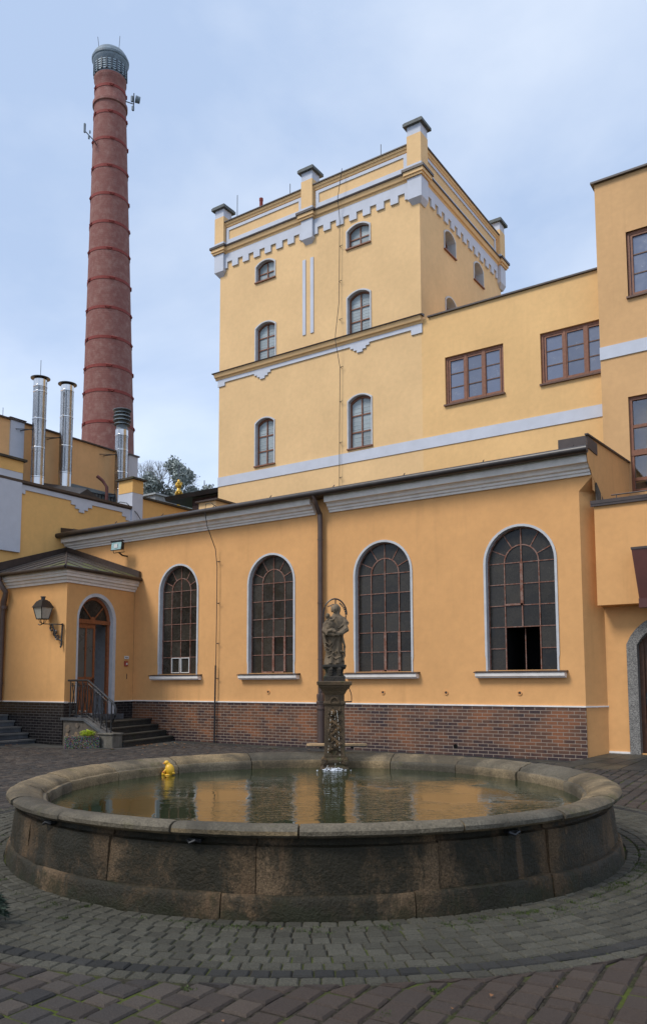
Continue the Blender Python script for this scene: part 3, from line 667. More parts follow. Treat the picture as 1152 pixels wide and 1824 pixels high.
def seg_window(P, w_, deep, parent):
    u0, u1, z0, z1, rise = inner(w_); rows = w_[5]; uc = (u0+u1)/2; o = -deep
    mb = MB(); out = seg_arch(u0, u1, z0, z1, rise); inn = [(uc+(a-uc)*.89, z0+.04+(b-z0)*.93 if b > z0+.01 else z0+.05) for a, b in out]
    mb.fring(P, out, inn, o-.03, o+.035, True); mb.fbox(P, uc-.017, uc+.017, z0, z1-.03, o-.02, o+.03)
    for k in range(1, rows): zz = z0+(z1-rise*.4-z0)*k/rows; mb.fbox(P, u0, u1, zz-.018, zz+.018, o-.02, o+.025)
    wd = mb.build('window', FRAME, parent)
    mb = MB(); cells = []
    for k in range(rows):
        za = z0+(z1-rise*.4-z0)*k/rows; zb = z0+(z1-rise*.4-z0)*(k+1)/rows
        if k == rows-1:
            cells += [[(u0, za), (uc, za), (uc, z1-.02), ((u0+uc)/2, z1-rise*.3), (u0, z1-rise)], [(uc, za), (u1, za), (u1, z1-rise), ((u1+uc)/2, z1-rise*.3), (uc, z1-.02)]]
        else: cells += [cutrect(u0, uc, za, zb), cutrect(uc, u1, za, zb)]
    panes(mb, P, cells, o-.005, .02); mb.build('pane', GL_TOW, wd)
    if rows == 3:
        mb = MB()
        for k in range(11): zz = z0+.1+k*(z1-z0-.2)/11; mb.fbox(P, u0+.08, u1-.08, zz, zz+.012, o-.004, o+.001)
        mb.build('blind_slats', plain('pale_blind', (.42, .45, .46, 1), .6, .3, var=.1) if 'pale_blind' not in bpy.data.materials else bpy.data.materials['pale_blind'], wd)
    mb = MB(); mb.fring(P, arch_open(seg_arch(w_[0], w_[1], z0, w_[3], rise)), arch_open(seg_arch(u0+.002, u1-.002, z0, z1-.002, rise)), 0, .03, False, o); mb.build('surround', SURR, wd)
    mb = MB(); mb.fbox(P, w_[0]-.01, w_[1]+.01, z0-.035, z0+.003, o, .06); mb.build('sill', FRAME, wd)
for q in TF: seg_window(T1, q, .15, tower)
for q in TS: seg_window(T2, q, .30, tower)
# string course with stepped drops
cap, yel, wht = MB(), MB(), MB()
cap.prof(T1, XL0-.18, XT+.10, [(0, 12.30), (.2, 12.30), (.21, 12.325), (0, 12.385)])
yel.prof(T1, XL0-.12, XT+.05, [(0, 12.10), (.05, 12.10), (.07, 12.16), (.13, 12.18), (.15, 12.24), (.17, 12.30), (0, 12.30)])
wht.fbox(T1, XL0-.03, XT+.03, 11.98, 12.10, 0, .04); wht.fbox(T1, XL0-.01, XT, 12.386, 12.42, 0, .015)
wht.fbox(T1, XL0-.032, XL0+.28, 11.86, 11.982, 0, .042); wht.fbox(T1, XT-.32, XT+.032, 11.82, 11.982, 0, .042)
for uc in (-16.12, -12.32):
    wht.fbox(T1, uc-.34, uc+.34, 11.90, 11.981, 0, .043); wht.fbox(T1, uc-.22, uc+.22, 11.82, 11.901, 0, .044); wht.fbox(T1, uc-.10, uc+.10, 11.74, 11.822, 0, .045)
wht.fbox(T1, XL0-.004, -5.02, 8.33, 8.65, 0, .025)
for uc in (-14.42, -14.11): wht.fbox(T1, uc-.06, uc+.06, 12.82, 15.36, 0, .03)
# upper cornice, corbel table, parapet panels per bay
def bays(P, bs, uA, uB):
    cap.prof(P, uA, uB, [(0, 16.80), (.19, 16.80), (.2, 16.83), (0, 16.9)])
    yel.prof(P, uA+.06, uB-.06, [(0, 16.60), (.06, 16.60), (.07, 16.66), (.12, 16.68), (.14, 16.74), (.16, 16.80), (0, 16.80)])
    cap.prof(P, uA+.05, uB-.05, [(0, 17.75), (.13, 17.75), (.13, 17.785), (-.3, 17.83), (-.3, 17.75)])
    yel.prof(P, uA+.08, uB-.08, [(0, 17.60), (.03, 17.60), (.05, 17.66), (.08, 17.68), (.09, 17.75), (0, 17.75)])
    for a, b, nt_ in bs:
        wht.fbox(P, a, b, 16.30, 16.598, 0, .055); p = (b-a)/nt_
        for k in range(nt_+1):
            u0 = max(a, a+k*p-p*.27); u1 = min(b, a+k*p+p*.27)
            wht.fbox(P, u0, u1, 16.08, 16.302, 0, .0545)
        wht.fring(P, cutrect(a+.05, b-.05, 16.98, 17.56), cutrect(a+.17, b-.17, 17.12, 17.46), 0, .03, True)
bays(T1, [(-17.82, -14.46, 7), (-14.0, -10.56, 7)], XL0-.12, XT+.12)
bays(T2, [(YT+.34, YTB-.4, 12)], YT-.12, YTB+.12)
split_build(cap, 'brown_ledge', BROWN, tower); split_build(yel, 'moulding', YEL_T, tower); split_build(wht, 'white_band', WHITE, tower)
def pier(x0, x1, y0, y1, pend=True):
    t = thing_part = None
    mb = MB(); mb.box(x0, x1, y0, y1, 16.9, 17.98); pr_ = mb.build('pier', YEL_T, tower)
    mb = MB(); mb.box(x0+.01, x1-.01, y0+.01, y1-.01, 17.98, 18.27); mb.box(x0-.012, x1+.012, y0-.012, y1+.012, 16.9, 17.04)
    e_ = .01; zb = 15.98
    mb.box(x0, x1, y0, y1, zb, 16.62)
    cx = (x0+x1)/2; cy = (y0+y1)/2
    b = [(x0, y0), (x1, y0), (x1, y1), (x0, y1)]; s_ = [(x0+.1, y0+.16), (x1-.1, y0+.16), (x1-.1, y1), (x0+.1, y1)]
    iv = [mb.vert((x, y, zb)) for x, y in b]+[mb.vert((x, y, zb-.14)) for x, y in s_]
    for k in range(4): j = (k+1) % 4; mb.face((iv[k], iv[j], iv[4+j], iv[4+k]))
    mb.face(iv[4:]); split_build(mb, 'white_block', WHITE, pr_)
    mb = MB(); mb.box(x0-.09, x1+.09, y0-.09, y1+.09, 18.27, 18.36); mb.box(x0-.06, x1+.06, y0-.06, y1+.06, 18.36, 18.40); mb.build('cap_stone', COPING, pr_)
    mb = MB(); mb.box(x0-.13, x1+.13, y0-.13, y1+.13, 16.81, 16.89); mb.build('ledge', BROWN, pr_)
    mb = MB(); mb.box(x0-.05, x1+.05, y0-.05, y1+.05, 16.63, 16.70); mb.box(x0-.09, x1+.09, y0-.09, y1+.09, 16.70, 16.81); mb.build('pier_moulding', YEL_T, pr_)
pier(XL0-.15, XL0+.26, YT-.15, YT+.30); pier(-14.45, -14.01, YT-.15, YT+.30); pier(XT-.33, XT+.14, YT-.15, YT+.31)
pier(XT-.33, XT+.14, YTB-.31, YTB+.15)
# main wing to the right of the tower
wing = thing('brewery_wing', 'long yellow upper wing with brown three-light windows joining the tower', 'building', (-7.5, YT, 0))
WW = [(-9.49, -7.74, 9.50, 10.90), (-6.71, -4.9, 9.50, 10.90)]
mb = MB(); mb.fpanel(T1, [(XT, 6.5), (-3.0, 6.5), (-3.0, 12.22), (XT, 12.22)], [cutrect(*q) for q in WW], 0, .12); mb.quad((XT, YT, 12.22), (-3.0, YT, 12.22), (-3.0, YT+6, 12.0), (XT, YT+6, 12.0)); mb.build('wall', YEL_W, wing)
mb = MB(); mb.fbox(T1, XT+.22, -5.0, 12.22, 12.262, -.4, .07); mb.build('coping', BROWN, wing)
def three_light(P, q, parent, gl=GL_WING, ncol=3, nrow=3, deep=.10, wh=True):
    u0, u1, z0, z1 = q; mb = MB(); o = -deep
    mb.fring(P, cutrect(u0, u1, z0, z1), cutrect(u0+.07, u1-.07, z0+.06, z1-.07), o-.04, o+.04, True); cw = (u1-u0-.14)/ncol
    for k in range(1, ncol): w_ = .05 if k == ncol-1 else .035; uu = u0+.07+k*cw; mb.fbox(P, uu-w_, uu+w_, z0, z1, o-.03, o+.045)
    for k in range(ncol):
        a, b = u0+.07+k*cw+.03, u0+.07+(k+1)*cw-.03
        mb.fring(P, cutrect(a-.01, b+.01, z0+.055, z1-.065), cutrect(a+.035, b-.035, z0+.11, z1-.12), o-.02, o+.03, True)
    wd = mb.build('window', FRAME, parent)
    mb = MB()
    for k in range(1, nrow): zz = z0+.1+(z1-z0-.2)*k/nrow; mb.fbox(P, u0+.1, u1-.1, zz-.014, zz+.014, o-.01, o+.012)
    mb.build('glazing_bar', DOORD, wd)
    mb = MB(); cells = [cutrect(u0+.07+k*cw, u0+.07+(k+1)*cw, z0+.05, z1-.05) for k in range(ncol)]; panes(mb, P, cells, o-.004, .01); mb.build('pane', gl, wd)
    mb = MB(); mb.fbox(P, u0-.03, u1+.03, z0-.05, z0-.002, o, .07); mb.build('sill', DOORD, wd)
    return wd
for q in WW: three_light(T1, q, wing)
cable('lightning_cable', 'long thin lightning cable running down the front of the yellow tower', [(-12.85, YT-.16, 17.85), (-12.9, YT-.22, 17.3), (-12.95, YT-.26, 16.85), (-12.98, YT-.1, 16.2), (-13.0, YT-.09, 15.4), (-13.03, YT-.09, 13.5), (-13.05, YT-.27, 12.4), (-13.06, YT-.26, 12.2), (-13.0, YT-.09, 11.4), (-13.03, YT-.09, 9.5), (-13.05, YT-.09, 7.0)], .010, [(-13.0, 15.35), (-13.03, 14.2), (-13.03, 12.95), (-13.0, 11.4), (-13.02, 10.3), (-13.04, 9.0), (-13.05, 7.9)], T1)
for (x, y, h, lb) in ((-17.55, 20.6, .95, 'thin lightning rod beside the left corner pier of the tower'), (-15.3, 20.7, .6, 'thin lightning rod between the left and middle piers of the tower'), (-11.75, 20.7, .6, 'thin lightning rod near the highest corner pier of the tower'), (XT-.3, 24.6, .5, 'thin lightning rod on the right side parapet of the tower')):
    mb = MB(); mb.tube([(x, y, 17.6), (x, y, 17.95+h)], .012, 5); tag(mb.build('lightning_rod', IRON), lb, 'rod', 'lightning rods on the tower parapet')
mb = MB(); mb.tube([(-16.55, 20.7, 17.3), (-16.55, 20.7, 18.42)], .06, 12); mb.tube([(-16.55, 20.7, 18.38), (-16.55, 20.7, 18.47)], .07, 12)
tag(mb.build('vent_pipe', HOOP, smooth=True), 'short dark red vent pipe standing on the tower roof', 'pipe')

# ---------------------------------------------------------------- right-hand block and door building
YC = 19.7; C1 = fr(0, YC, 1, 0)
blk = thing('ochre_corner_block', 'tall ochre block at the right edge with brown windows', 'building', (-3, YC, 0))
CW = [(-4.30, -2.6, 10.99, 12.66), (-4.40, -2.7, 6.15, 8.50)]
mb = MB(); mb.fpanel(C1, cutrect(-5.01, 1.5, 5.2, 14.15), [cutrect(*q) for q in CW], 0, 0)
mb.quad((-5.01, YC, 5.2), (-5.01, YC+8, 5.2), (-5.01, YC+8, 14.15), (-5.01, YC, 14.15)); mb.quad((1.5, YC, 0), (1.5, YC+8, 0), (1.5, YC+8, 14.15), (1.5, YC, 14.15)); mb.quad((-5.01, YC, 14.1), (1.5, YC, 14.1), (1.5, YC+8, 14.1), (-5.01, YC+8, 14.1))
mb.build('wall', YEL_C, blk)
mb = MB(); mb.fbox(C1, -5.09, 1.55, 14.15, 14.20, -.3, .09); mb.box(-5.09, -5.0, YC+.0, YC+8, 14.152, 14.198); mb.build('coping', BROWN, blk)
mb = MB(); mb.fbox(C1, -5.015, 1.5, 9.55, 9.87, 0, .03); mb.build('white_band', WHITE, blk)
three_light(C1, CW[0], blk, ncol=2)
# lower window: clear glass over a steel tank
q = CW[1]; mb = MB(); o = -.1
mb.fring(C1, cutrect(*q), cutrect(q[0]+.08, q[1]-.08, q[2]+.07, q[3]-.09), o-.04, o+.04, True)
mb.fbox(C1, q[0]+.04, q[1]-.04, 7.72, 7.80, o-.02, o+.03); mb.fbox(C1, q[0], q[1], 7.04, 7.18, o-.03, o+.05); mb.fbox(C1, q[0]+.04, q[1]-.04, 6.42, 6.5, o-.02, o+.03)
wd = mb.build('window', FRAME, blk)
mb = MB(); mb.fring(C1, cutrect(q[0]-.0, q[1], q[2], q[3]), cutrect(q[0]+.004, q[1]-.004, q[2]+.004, q[3]-.004), o, .002, True); mb.build('reveal', YEL_C, wd)
CLG = bpy.data.materials.new('clear_glass'); CLG.use_nodes = True; _t = CLG.node_tree; _t.nodes.clear()
_o = _t.nodes.new('ShaderNodeOutputMaterial'); _m = _t.nodes.new('ShaderNodeMixShader'); _a = _t.nodes.new('ShaderNodeBsdfTransparent'); _b = _t.nodes.new('ShaderNodeBsdfGlossy'); _b.inputs['Roughness'].default_value = .02; _b.inputs['Color'].default_value = (.9, .93, 1, 1)
_fz = _t.nodes.new('ShaderNodeFresnel'); _fz.inputs[0].default_value = 1.85
_t.links.new(_fz.outputs[0], _m.inputs[0]); _t.links.new(_a.outputs[0], _m.inputs[1]); _t.links.new(_b.outputs[0], _m.inputs[2]); _t.links.new(_m.outputs[0], _o.inputs[0])
mb = MB(); mb.fbox(C1, q[0]+.07, q[1]-.07, q[2]+.06, q[3]-.08, o-.012, o-.004); mb.build('pane', CLG, wd)
mb = MB(); R_ = [(q[0]-.3, YC+.16), (q[1]+.3, YC+.16), (q[1]+.3, YC+2.6), (q[0]-.3, YC+2.6)]
for k in (1, 2, 3): a, b = R_[k], R_[(k+1) % 4]; mb.quad((*a, 5.9), (*b, 5.9), (*b, 8.8), (*a, 8.8))
mb.quad(*[(x, y, 5.9) for x, y in R_]); mb.quad(*[(x, y, 8.8) for x, y in R_]); mb.build('room', GREYIN, blk)
mb = MB(); mb.lathe([(0, 5.92), (.62, 5.92), (.62, 7.9), (.5, 8.1), (.2, 8.2), (0, 8.2)], (-3.55, YC+1.1), 32); tag(mb.build('steel_tank', STEEL, smooth=True), 'tall stainless brewing tank standing behind the lower right window', 'tank')
# door building (right of annex)
YD, YU = 16.97, 16.53; D1 = fr(0, YD, 1, 0); D2 = fr(0, YU, 1, 0)
db = thing('door_building', 'orange two-level entrance building with a granite-framed door at the right edge', 'building', (-2, YD, 0))
def flat_arch(u0, u1, z0, zs, ztop, n=12): return seg_arch(u0, u1, z0, ztop, ztop-zs, n)
DA = (-3.80, -2.45, .17, 2.36, 2.78)
mb = MB(); mb.fpanel(D1, cutrect(-4.46, 0.6, .20, 3.18), [flat_arch(*DA)], 0, .25); mb.fpanel(D2, cutrect(-4.44, .6, 3.17, 5.26), (), 0)
mb.quad((-4.44, YU, 3.17), (.6, YU, 3.17), (.6, YD, 3.17), (-4.44, YD, 3.17)); mb.quad((-4.44, YU, 3.17), (-4.44, YD, 3.17), (-4.44, YD+2, 5.26), (-4.44, YU, 5.26))
mb.quad((.6, YU, 0), (.6, YC, 0), (.6, YC, 5.26), (.6, YU, 5.26))
mb.build('wall', YEL_A, db)
mb = MB(); mb.fbox(D1, -4.42, -3.99, .175, .215, 0, .02); mb.fbox(D1, -4.7, 0.6, -.05, .19, -.1, -.02); split_build(mb, 'base_strip', GREYW, db)
mb = MB(); mb.quad((-4.44, YU, 5.262), (.6, YU, 5.262), (.6, YC, 5.30), (-4.44, YC, 5.30)); mb.fbox(D2, -4.50, .62, 5.26, 5.33, -.08, .06); mb.fbox(D2, -4.50, .62, 5.21, 5.262, .012, .05); mb.build('terrace_roof', BROWN, db)
mb = MB(); mb.tube([(-4.1, YU+.05, 5.42), (.5, YU+.05, 5.42)], .014, 6)
for k in range(6): mb.tube([(-4.0+k*.9, YU+.05, 5.3), (-4.0+k*.9, YU+.05, 5.42)], .01, 5)
mb.build('low_rail', BROWN, db)
mb = MB(); mb.fpoly(fr(-4.44, 0, 0, 1), [(YU+.15, 5.32), (YU+.95, 5.32), (YU+.15, 5.75)], .0, .03); mb.build('flashing_wedge', MORTAR, db)
mb = MB(); o_ = flat_arch(DA[0]-.20, DA[1]+.2, DA[2], DA[3]+.02, DA[4]+.2); mb.fring(D1, arch_open(o_), arch_open(flat_arch(DA[0]+.003, DA[1]-.003, DA[2], DA[3], DA[4]-.003)), 0, .05, False, -.2)
fm = mb.build('door_frame', GRANITE, db)
mb = MB(); mb.fpanel(D1, flat_arch(*DA), (), -.21); mb.fbox(D1, DA[0], DA[0]+.09, DA[2], 2.5, -.2, -.14)
for z in (.35, 1.2): mb.fring(D1, cutrect(DA[0]+.16, DA[0]+.6, z, z+.6), cutrect(DA[0]+.2, DA[0]+.56, z+.05, z+.55), -.2, -.17, True)
dr_ = mb.build('door', DOORD, db)
mb = MB(); mb.fbox(D1, DA[0]+.17, DA[0]+.6, 1.35, 2.35, -.208, -.195); mb.build('door_pane', GL_OLD, dr_)
mb = MB(); mb.fbox(D1, DA[0]+.17, DA[0]+.62, 1.84, 1.86, -.195, -.18); mb.fbox(D1, DA[0]+.1, DA[0]+.14, 1.15, 1.4, -.17, -.155); mb.tube([D1(DA[0]+.12, 1.3, -.16), D1(DA[0]+.12, 1.3, -.1), D1(DA[0]+.22, 1.3, -.1)], .012, 6); mb.build('handle', IRON, dr_)
# tapered box on the wall
bt = thing('window_box', 'tapered dark red-brown metal box hung high on the wall at the right edge', 'box', (-3, 16.3, 4))
mb = MB(); x0, x1, y0, y1 = -3.66, -2.2, 16.18, 16.53
lo = [(x0+.09, y0+.09), (x1-.09, y0+.09), (x1-.09, y1), (x0+.09, y1)]; hi = [(x0, y0), (x1, y0), (x1, y1), (x0, y1)]
MAH = plain('oxblood_sheet_metal', (.085, .022, .013, 1), .35, .5, var=.2, scale=3)
iv = [mb.vert((*p, 3.24)) for p in lo]+[mb.vert((*p, 4.2)) for p in hi]
for k in range(4): j = (k+1) % 4; mb.face((iv[k], iv[j], iv[4+j], iv[4+k]))
mb.face(iv[:4]); mb.box(x0+.08, x1-.08, y0+.085, y1-.003, 3.06, 3.24); mb.build('body', MAH, bt)
mb = MB(); z = 4.2
mb.box(x0-.01, x1+.01, y0-.012, y0+.03, z, z+.045); mb.box(x0-.01, x0+.03, y0+.031, y1-.003, z, z+.045); mb.box(x1-.03, x1+.01, y0+.031, y1-.003, z, z+.045); mb.box(x0+.031, x1-.031, y1-.04, y1-.004, z, z+.045); mb.build('rim', BROWN, bt)

# ---------------------------------------------------------------- vestibule
VA = (-17.6, 13.8); VB = (-17.93, 16.49); V1 = fr(0, 13.8, 1, 0); V2 = fr(VA[0], VA[1], VB[0]-VA[0], VB[1]-VA[1]); VL = hypot(VB[0]-VA[0], VB[1]-VA[1])
ves = thing('entrance_vestibule', 'small orange entrance porch with arched doorway, black tile base and mossy hipped roof', 'porch', (-19, 15, 0))
DU = (.44, 1.80, .76, 4.04)
dpts = round_arch(*DU)
mb = MB(); mb.fpanel(V1, cutrect(-21.09, -17.6, 1.13, 4.35)); mb.fpanel(V2, [(0, 1.13), (DU[0], 1.13), (DU[0], .76), (DU[1], .76), (DU[1], 1.13), (VL, 1.13), (VL, 4.35), (0, 4.35)] if False else [(0, .5), (VL, .5), (VL, 4.35), (0, 4.35)], [dpts], 0, .2); mb.build('wall', YEL_V, ves)
mb = MB(); mb.fbox(V1, -21.0, -17.585, 0, 1.12, -.2, .02)
mb.fbox(V2, -.0, DU[0]-.02, 0, 1.10, -.2, .021); mb.fbox(V2, DU[1]+.14, VL-.02, 0, 1.10, -.2, .021); split_build(mb, 'tile_base', TILE, ves)
mb = MB(); mb.fbox(V1, -21.0, -17.57, 1.12, 1.145, -.1, .03); mb.fbox(V2, 0, DU[0], 1.101, 1.13, -.1, .03); mb.fbox(V2, DU[1]+.14, VL, 1.101, 1.13, -.1, .03); split_build(mb, 'ledge', GREYW, ves)
mb = MB(); VC = [(0, 4.33), (.04, 4.33), (.05, 4.39), (.09, 4.41), (.11, 4.47), (.16, 4.49), (.17, 4.55), (.20, 4.57), (.20, 4.70), (0, 4.70)]
# mitred cornice around the outer corner
pa = [Vector((-21.05, 13.8, 0)), Vector((-17.6, 13.8, 0)), Vector((VB[0], VB[1], 0))]
d1 = Vector((0, -1, 0)); d2 = Vector((V2.dir[1], -V2.dir[0], 0)); mt = (d1+d2)/(1+d1.dot(d2))
rows_ = [[mb.vert(p+dd*o+Vector((0, 0, z))) for o, z in VC] for p, dd in zip(pa, (d1, mt, d2))]
for a, b in ((0, 1), (1, 2)):
    for k in range(len(VC)-1): mb.face((rows_[a][k], rows_[a][k+1], rows_[b][k+1], rows_[b][k]))
mb.face(rows_[0]); mb.face(rows_[2][::-1]); mb.build('cornice', GREYW, ves)
ap = Vector((-21.07, 16.47, 5.86)); e0 = Vector((-21.1, 13.52, 4.74)); e1 = Vector((-17.33, 13.52, 4.74)); e2 = Vector((-17.66, 16.47, 4.74))
apx = Vector((-20.75, 16.2, 5.72))
mb = MB(); mb.face([mb.vert(p) for p in (ap, e0, e1)]); mb.face([mb.vert(p) for p in (ap, e1, e2)])
dn = Vector((0, 0, -.035)); mb.face([mb.vert(p+dn) for p in (ap, e0, e1)]); mb.face([mb.vert(p+dn) for p in (ap, e1, e2)])
for a, b in ((e0, e1), (e1, e2)): mb.face([mb.vert(p) for p in (a, b, b+dn, a+dn)])
rf = mb.build('roof', SLATE, ves)
mb = MB()
def seam(a, b): mb.tube([Vector(a)+Vector((0, 0, .012)), Vector(b)+Vector((0, 0, .012))], .016, 5)
for k in range(1, 6): t = k/6; seam(e0.lerp(e1, t), (ap.lerp(e1, t) if t > .0 else ap))
for k in range(1, 5): t = k/5; seam(e1.lerp(e2, t), ap.lerp(e1, 1-t))
mb.tube([ap, e1], .028, 6); mb.build('seam', BROWN, rf)
mb = MB()
mb.box8([(-21.06, 13.52, 4.74), (-20.98, 13.52, 4.76), (-20.98, 16.47, 5.84), (-21.06, 16.47, 5.84), (-21.06, 13.52, 5.02), (-20.98, 13.52, 5.02), (-20.98, 16.47, 6.0), (-21.06, 16.47, 6.0)])
mb.box8([(-21.05, 16.40, 5.84), (-17.66, 16.40, 4.75), (-17.66, 16.48, 4.75), (-21.05, 16.48, 5.84), (-21.05, 16.40, 6.0), (-17.66, 16.40, 4.93), (-17.66, 16.48, 4.93), (-21.05, 16.48, 6.0)])
mb.build('flashing', BROWN, rf)
mb = MB(); mb.tube([e0+Vector((-.1, -.03, -.05)), e1+Vector((.03, -.03, -.05))], .055, 10); mb.tube([e1+Vector((.03, -.03, -.05)), e2+Vector((.03, 0, -.05))], .055, 10); mb.build('gutter', GUTT, ves, smooth=True)
# doorway
mb = MB(); wd = .12
mb.fring(V2, arch_open(round_arch(DU[0]-.05, DU[1]+wd, .77, DU[3]+wd*.8)), arch_open(round_arch(DU[0]+.003, DU[1]-.003, .77, DU[3]-.003)), 0, .02, False, -.12); mb.build('surround', SURR, ves)
uc = (DU[0]+DU[1])/2; Rr = (DU[1]-DU[0])/2; zs = DU[3]-Rr; o = -.12
mb = MB(); mb.fring(V2, dpts, [(uc+(a-uc)*.86, .8+(b-.8)*.972) for a, b in dpts], o-.06, o+.02, True); mb.fbox(V2, DU[0]-.0, DU[1]+.03, zs-.08, zs+.03, o-.05, o+.04)
for a in (45, 135):
    a = radians(a); dx, dz = cos(a), sin(a); t = .014
    mb.fpoly(V2, [(uc-dz*t, zs+dx*t), (uc+dz*t, zs-dx*t), (uc+dx*Rr*.9+dz*t, zs+dz*Rr*.9-dx*t), (uc+dx*Rr*.9-dz*t, zs+dz*Rr*.9+dx*t)], o-.03, o+.01)
mb.fpoly(V2, [(uc-.1, zs+.02), (uc+.1, zs+.02), (uc+.05, zs+.12), (uc-.05, zs+.12)], o-.03, o+.02)
mb.fbox(V2, uc+.06, uc+.11, .77, zs-.06, o-.05, o+.0) if False else None
df = mb.build('door_frame', DOORW, ves)
mb = MB(); mb.fpanel(V2, [(uc+Rr*.9*cos(pi*k/16), zs+.02+Rr*.9*sin(pi*k/16)) for k in range(17)], (), o-.02); mb.build('fanlight_pane', GL_OLD, df)
# open leaf (left leaf closed, right half open showing the hall)
def leaf(u0, u1, P, o):
    z0, z1 = .80, zs-.07; mb = MB(); w_ = u1-u0
    mb.fring(P, cutrect(u0, u1, z0, z1), cutrect(u0+.07, u1-.07, z0+.08, z1-.14), o-.025, o+.025, True)
    mb.fbox(P, (u0+u1)/2-.025, (u0+u1)/2+.025, z0+.95, z1-.1, o-.02, o+.024); mb.fbox(P, u0+.05, u1-.05, 1.72, 1.80, o-.02, o+.024); mb.fbox(P, u0+.05, u1-.05, 1.44, 1.50, o-.02, o+.024)
    mb.fbox(P, u0+.06, u1-.06, z0+.06, 1.73, o-.015, o+.004)
    for a, b in ((u0+.1, (u0+u1)/2-.03), ((u0+u1)/2+.03, u1-.1)):
        mb.fbox(P, a, b, 1.53, 1.69, o, o+.018); mb.fbox(P, a+.03, b-.03, 1.57, 1.65, o, o+.032)
        mb.fbox(P, a, b, .95, 1.40, o, o+.018)
    d_ = mb.build('door', DOORW, ves)
    mb = MB(); mb.fbox(P, u0+.06, u1-.06, 1.79, z1-.12, o-.012, o-.002); mb.build('door_pane', GL_DOOR, d_)
    mb = MB(); mb.tube([P(u1-.05, 1.72, o+.02), P(u1-.05, 1.72, o+.08), P(u1-.17, 1.72, o+.08)], .013, 6); mb.fbox(P, u1-.07, u1-.03, 1.55, 1.78, o+.026, o+.034); mb.build('handle', IRON, d_)
leaf(DU[0]+.09, DU[0]+.80, V2, -.15)
mb = MB()     # hall behind the open half
def vq(pts): mb.quad(*[V2(*p) for p in pts])
a, b, z0, z1 = DU[0]+.05, DU[1]-.04, .77, zs-.05
vq(((a, z0, -1.6), (b+.4, z0, -1.6), (b+.4, z1, -1.6), (a, z1, -1.6))); vq(((b+.4, z0, -.2), (b+.4, z0, -1.6), (b+.4, z1, -1.6), (b+.4, z1, -.2))); vq(((a, z0, -.2), (a, z0, -1.6), (a, z1, -1.6), (a, z1, -.2)))
vq(((a, z0, -.2), (b+.4, z0, -.2), (b+.4, z0, -1.6), (a, z0, -1.6))); vq(((a, z1, -.2), (b+.4, z1, -.2), (b+.4, z1, -1.6), (a, z1, -1.6))); hl = mb.build('hall', GREYIN, ves)
mb = MB(); mb.fbox(V2, b-.18, b+.38, .77, 2.1, -1.59, -1.56); mb.fbox(V2, b-.3, b-.26, .77, 2.7, -1.59, -1.5); mb.build('hall_dado', MAH, hl)
mb = MB(); mb.fbox(V2, b-.62, b-.3, .77, 2.72, -1.59, -1.53); hd = mb.build('hall_door', GREYCAP, hl)
# ---------------------------------------------------------------- porch accessories
t = thing('downpipe', 'dark brown downpipe at the left corner of the entrance porch with a side branch', 'downpipe', (-20.25, 13.68, 0))
mb = MB(); mb.tube([(-20.2, 13.5, 4.68), (-20.2, 13.5, 4.5), (-20.05, 13.62, 4.2), (-20.2, 13.66, 3.9), (-20.25, 13.68, 3.6), (-20.27, 13.68, 1.15)], [.07, .08, .075, .085, .075, .075], 12); mb.build('pipe', PIPE, t, smooth=True)
mb = MB(); mb.tube([(-20.25, 13.68, 3.45), (-20.9, 13.5, 3.42), (-21.5, 13.3, 3.42)], .05, 10); mb.tube([(-20.27, 13.68, 1.6), (-20.27, 13.68, 1.66)], .09, 12); mb.tube([(-20.22, 13.68, 3.74), (-20.22, 13.68, 3.82)], .10, 12); split_build(mb, 'branch', PIPE, t)
# wall lamp
lx, ly = -18.24, 13.53
t = thing('wall_lantern', 'black iron lantern with frosted panes on a scrolled bracket by the arched doorway', 'lantern', (lx, ly, 3.2))
def frus(mb, r0, z0, r1, z1, n=4, c=(lx, ly), a0=pi/4):
    A_ = [mb.vert((c[0]+r0*cos(a0+2*pi*k/n), c[1]+r0*sin(a0+2*pi*k/n), z0)) for k in range(n)]; B_ = [mb.vert((c[0]+r1*cos(a0+2*pi*k/n), c[1]+r1*sin(a0+2*pi*k/n), z1)) for k in range(n)]
    for k in range(n): j = (k+1) % n; mb.face((A_[k], A_[j], B_[j], B_[k]))
    mb.face(A_[::-1]); mb.face(B_)
mb = MB(); frus(mb, .155, 3.36, .245, 3.655); mb.build('glass', LAMPG, t)
mb = MB(); frus(mb, .29, 3.655, .27, 3.69); frus(mb, .27, 3.69, .17, 3.83); frus(mb, .15, 3.83, .10, 3.87); frus(mb, .055, 3.87, .055, 3.94, 8); frus(mb, .075, 3.94, .07, 3.96, 8); frus(mb, .17, 3.335, .17, 3.36)
for k in range(4):
    a = pi/4+k*pi/2; mb.tube([(lx+.157*cos(a), ly+.157*sin(a), 3.35), (lx+.248*cos(a), ly+.248*sin(a), 3.66)], .013, 5)
for k in range(6):
    a = k*pi/3; mb.tube([(lx+.10*cos(a), ly+.10*sin(a), 3.34), (lx+.07*cos(a), ly+.07*sin(a), 3.26), (lx, ly, 3.22)], .008, 5)
mb.build('cage', IRON, t)
mb = MB(); mb.tube([(lx-.18, ly, 3.22), (lx-.1, ly+.0, 3.19), (lx, ly+.0, 3.22), (-17.75, ly+.05, 3.19), (-17.66, 13.66, 3.19)], .014, 6); mb.tube([(-17.70, 13.76, 3.22), (-17.70, 13.74, 2.62)], .026, 6); mb.tube([(-17.70, 13.74, 3.19), (-17.70, 13.6, 3.19)], .016, 6)
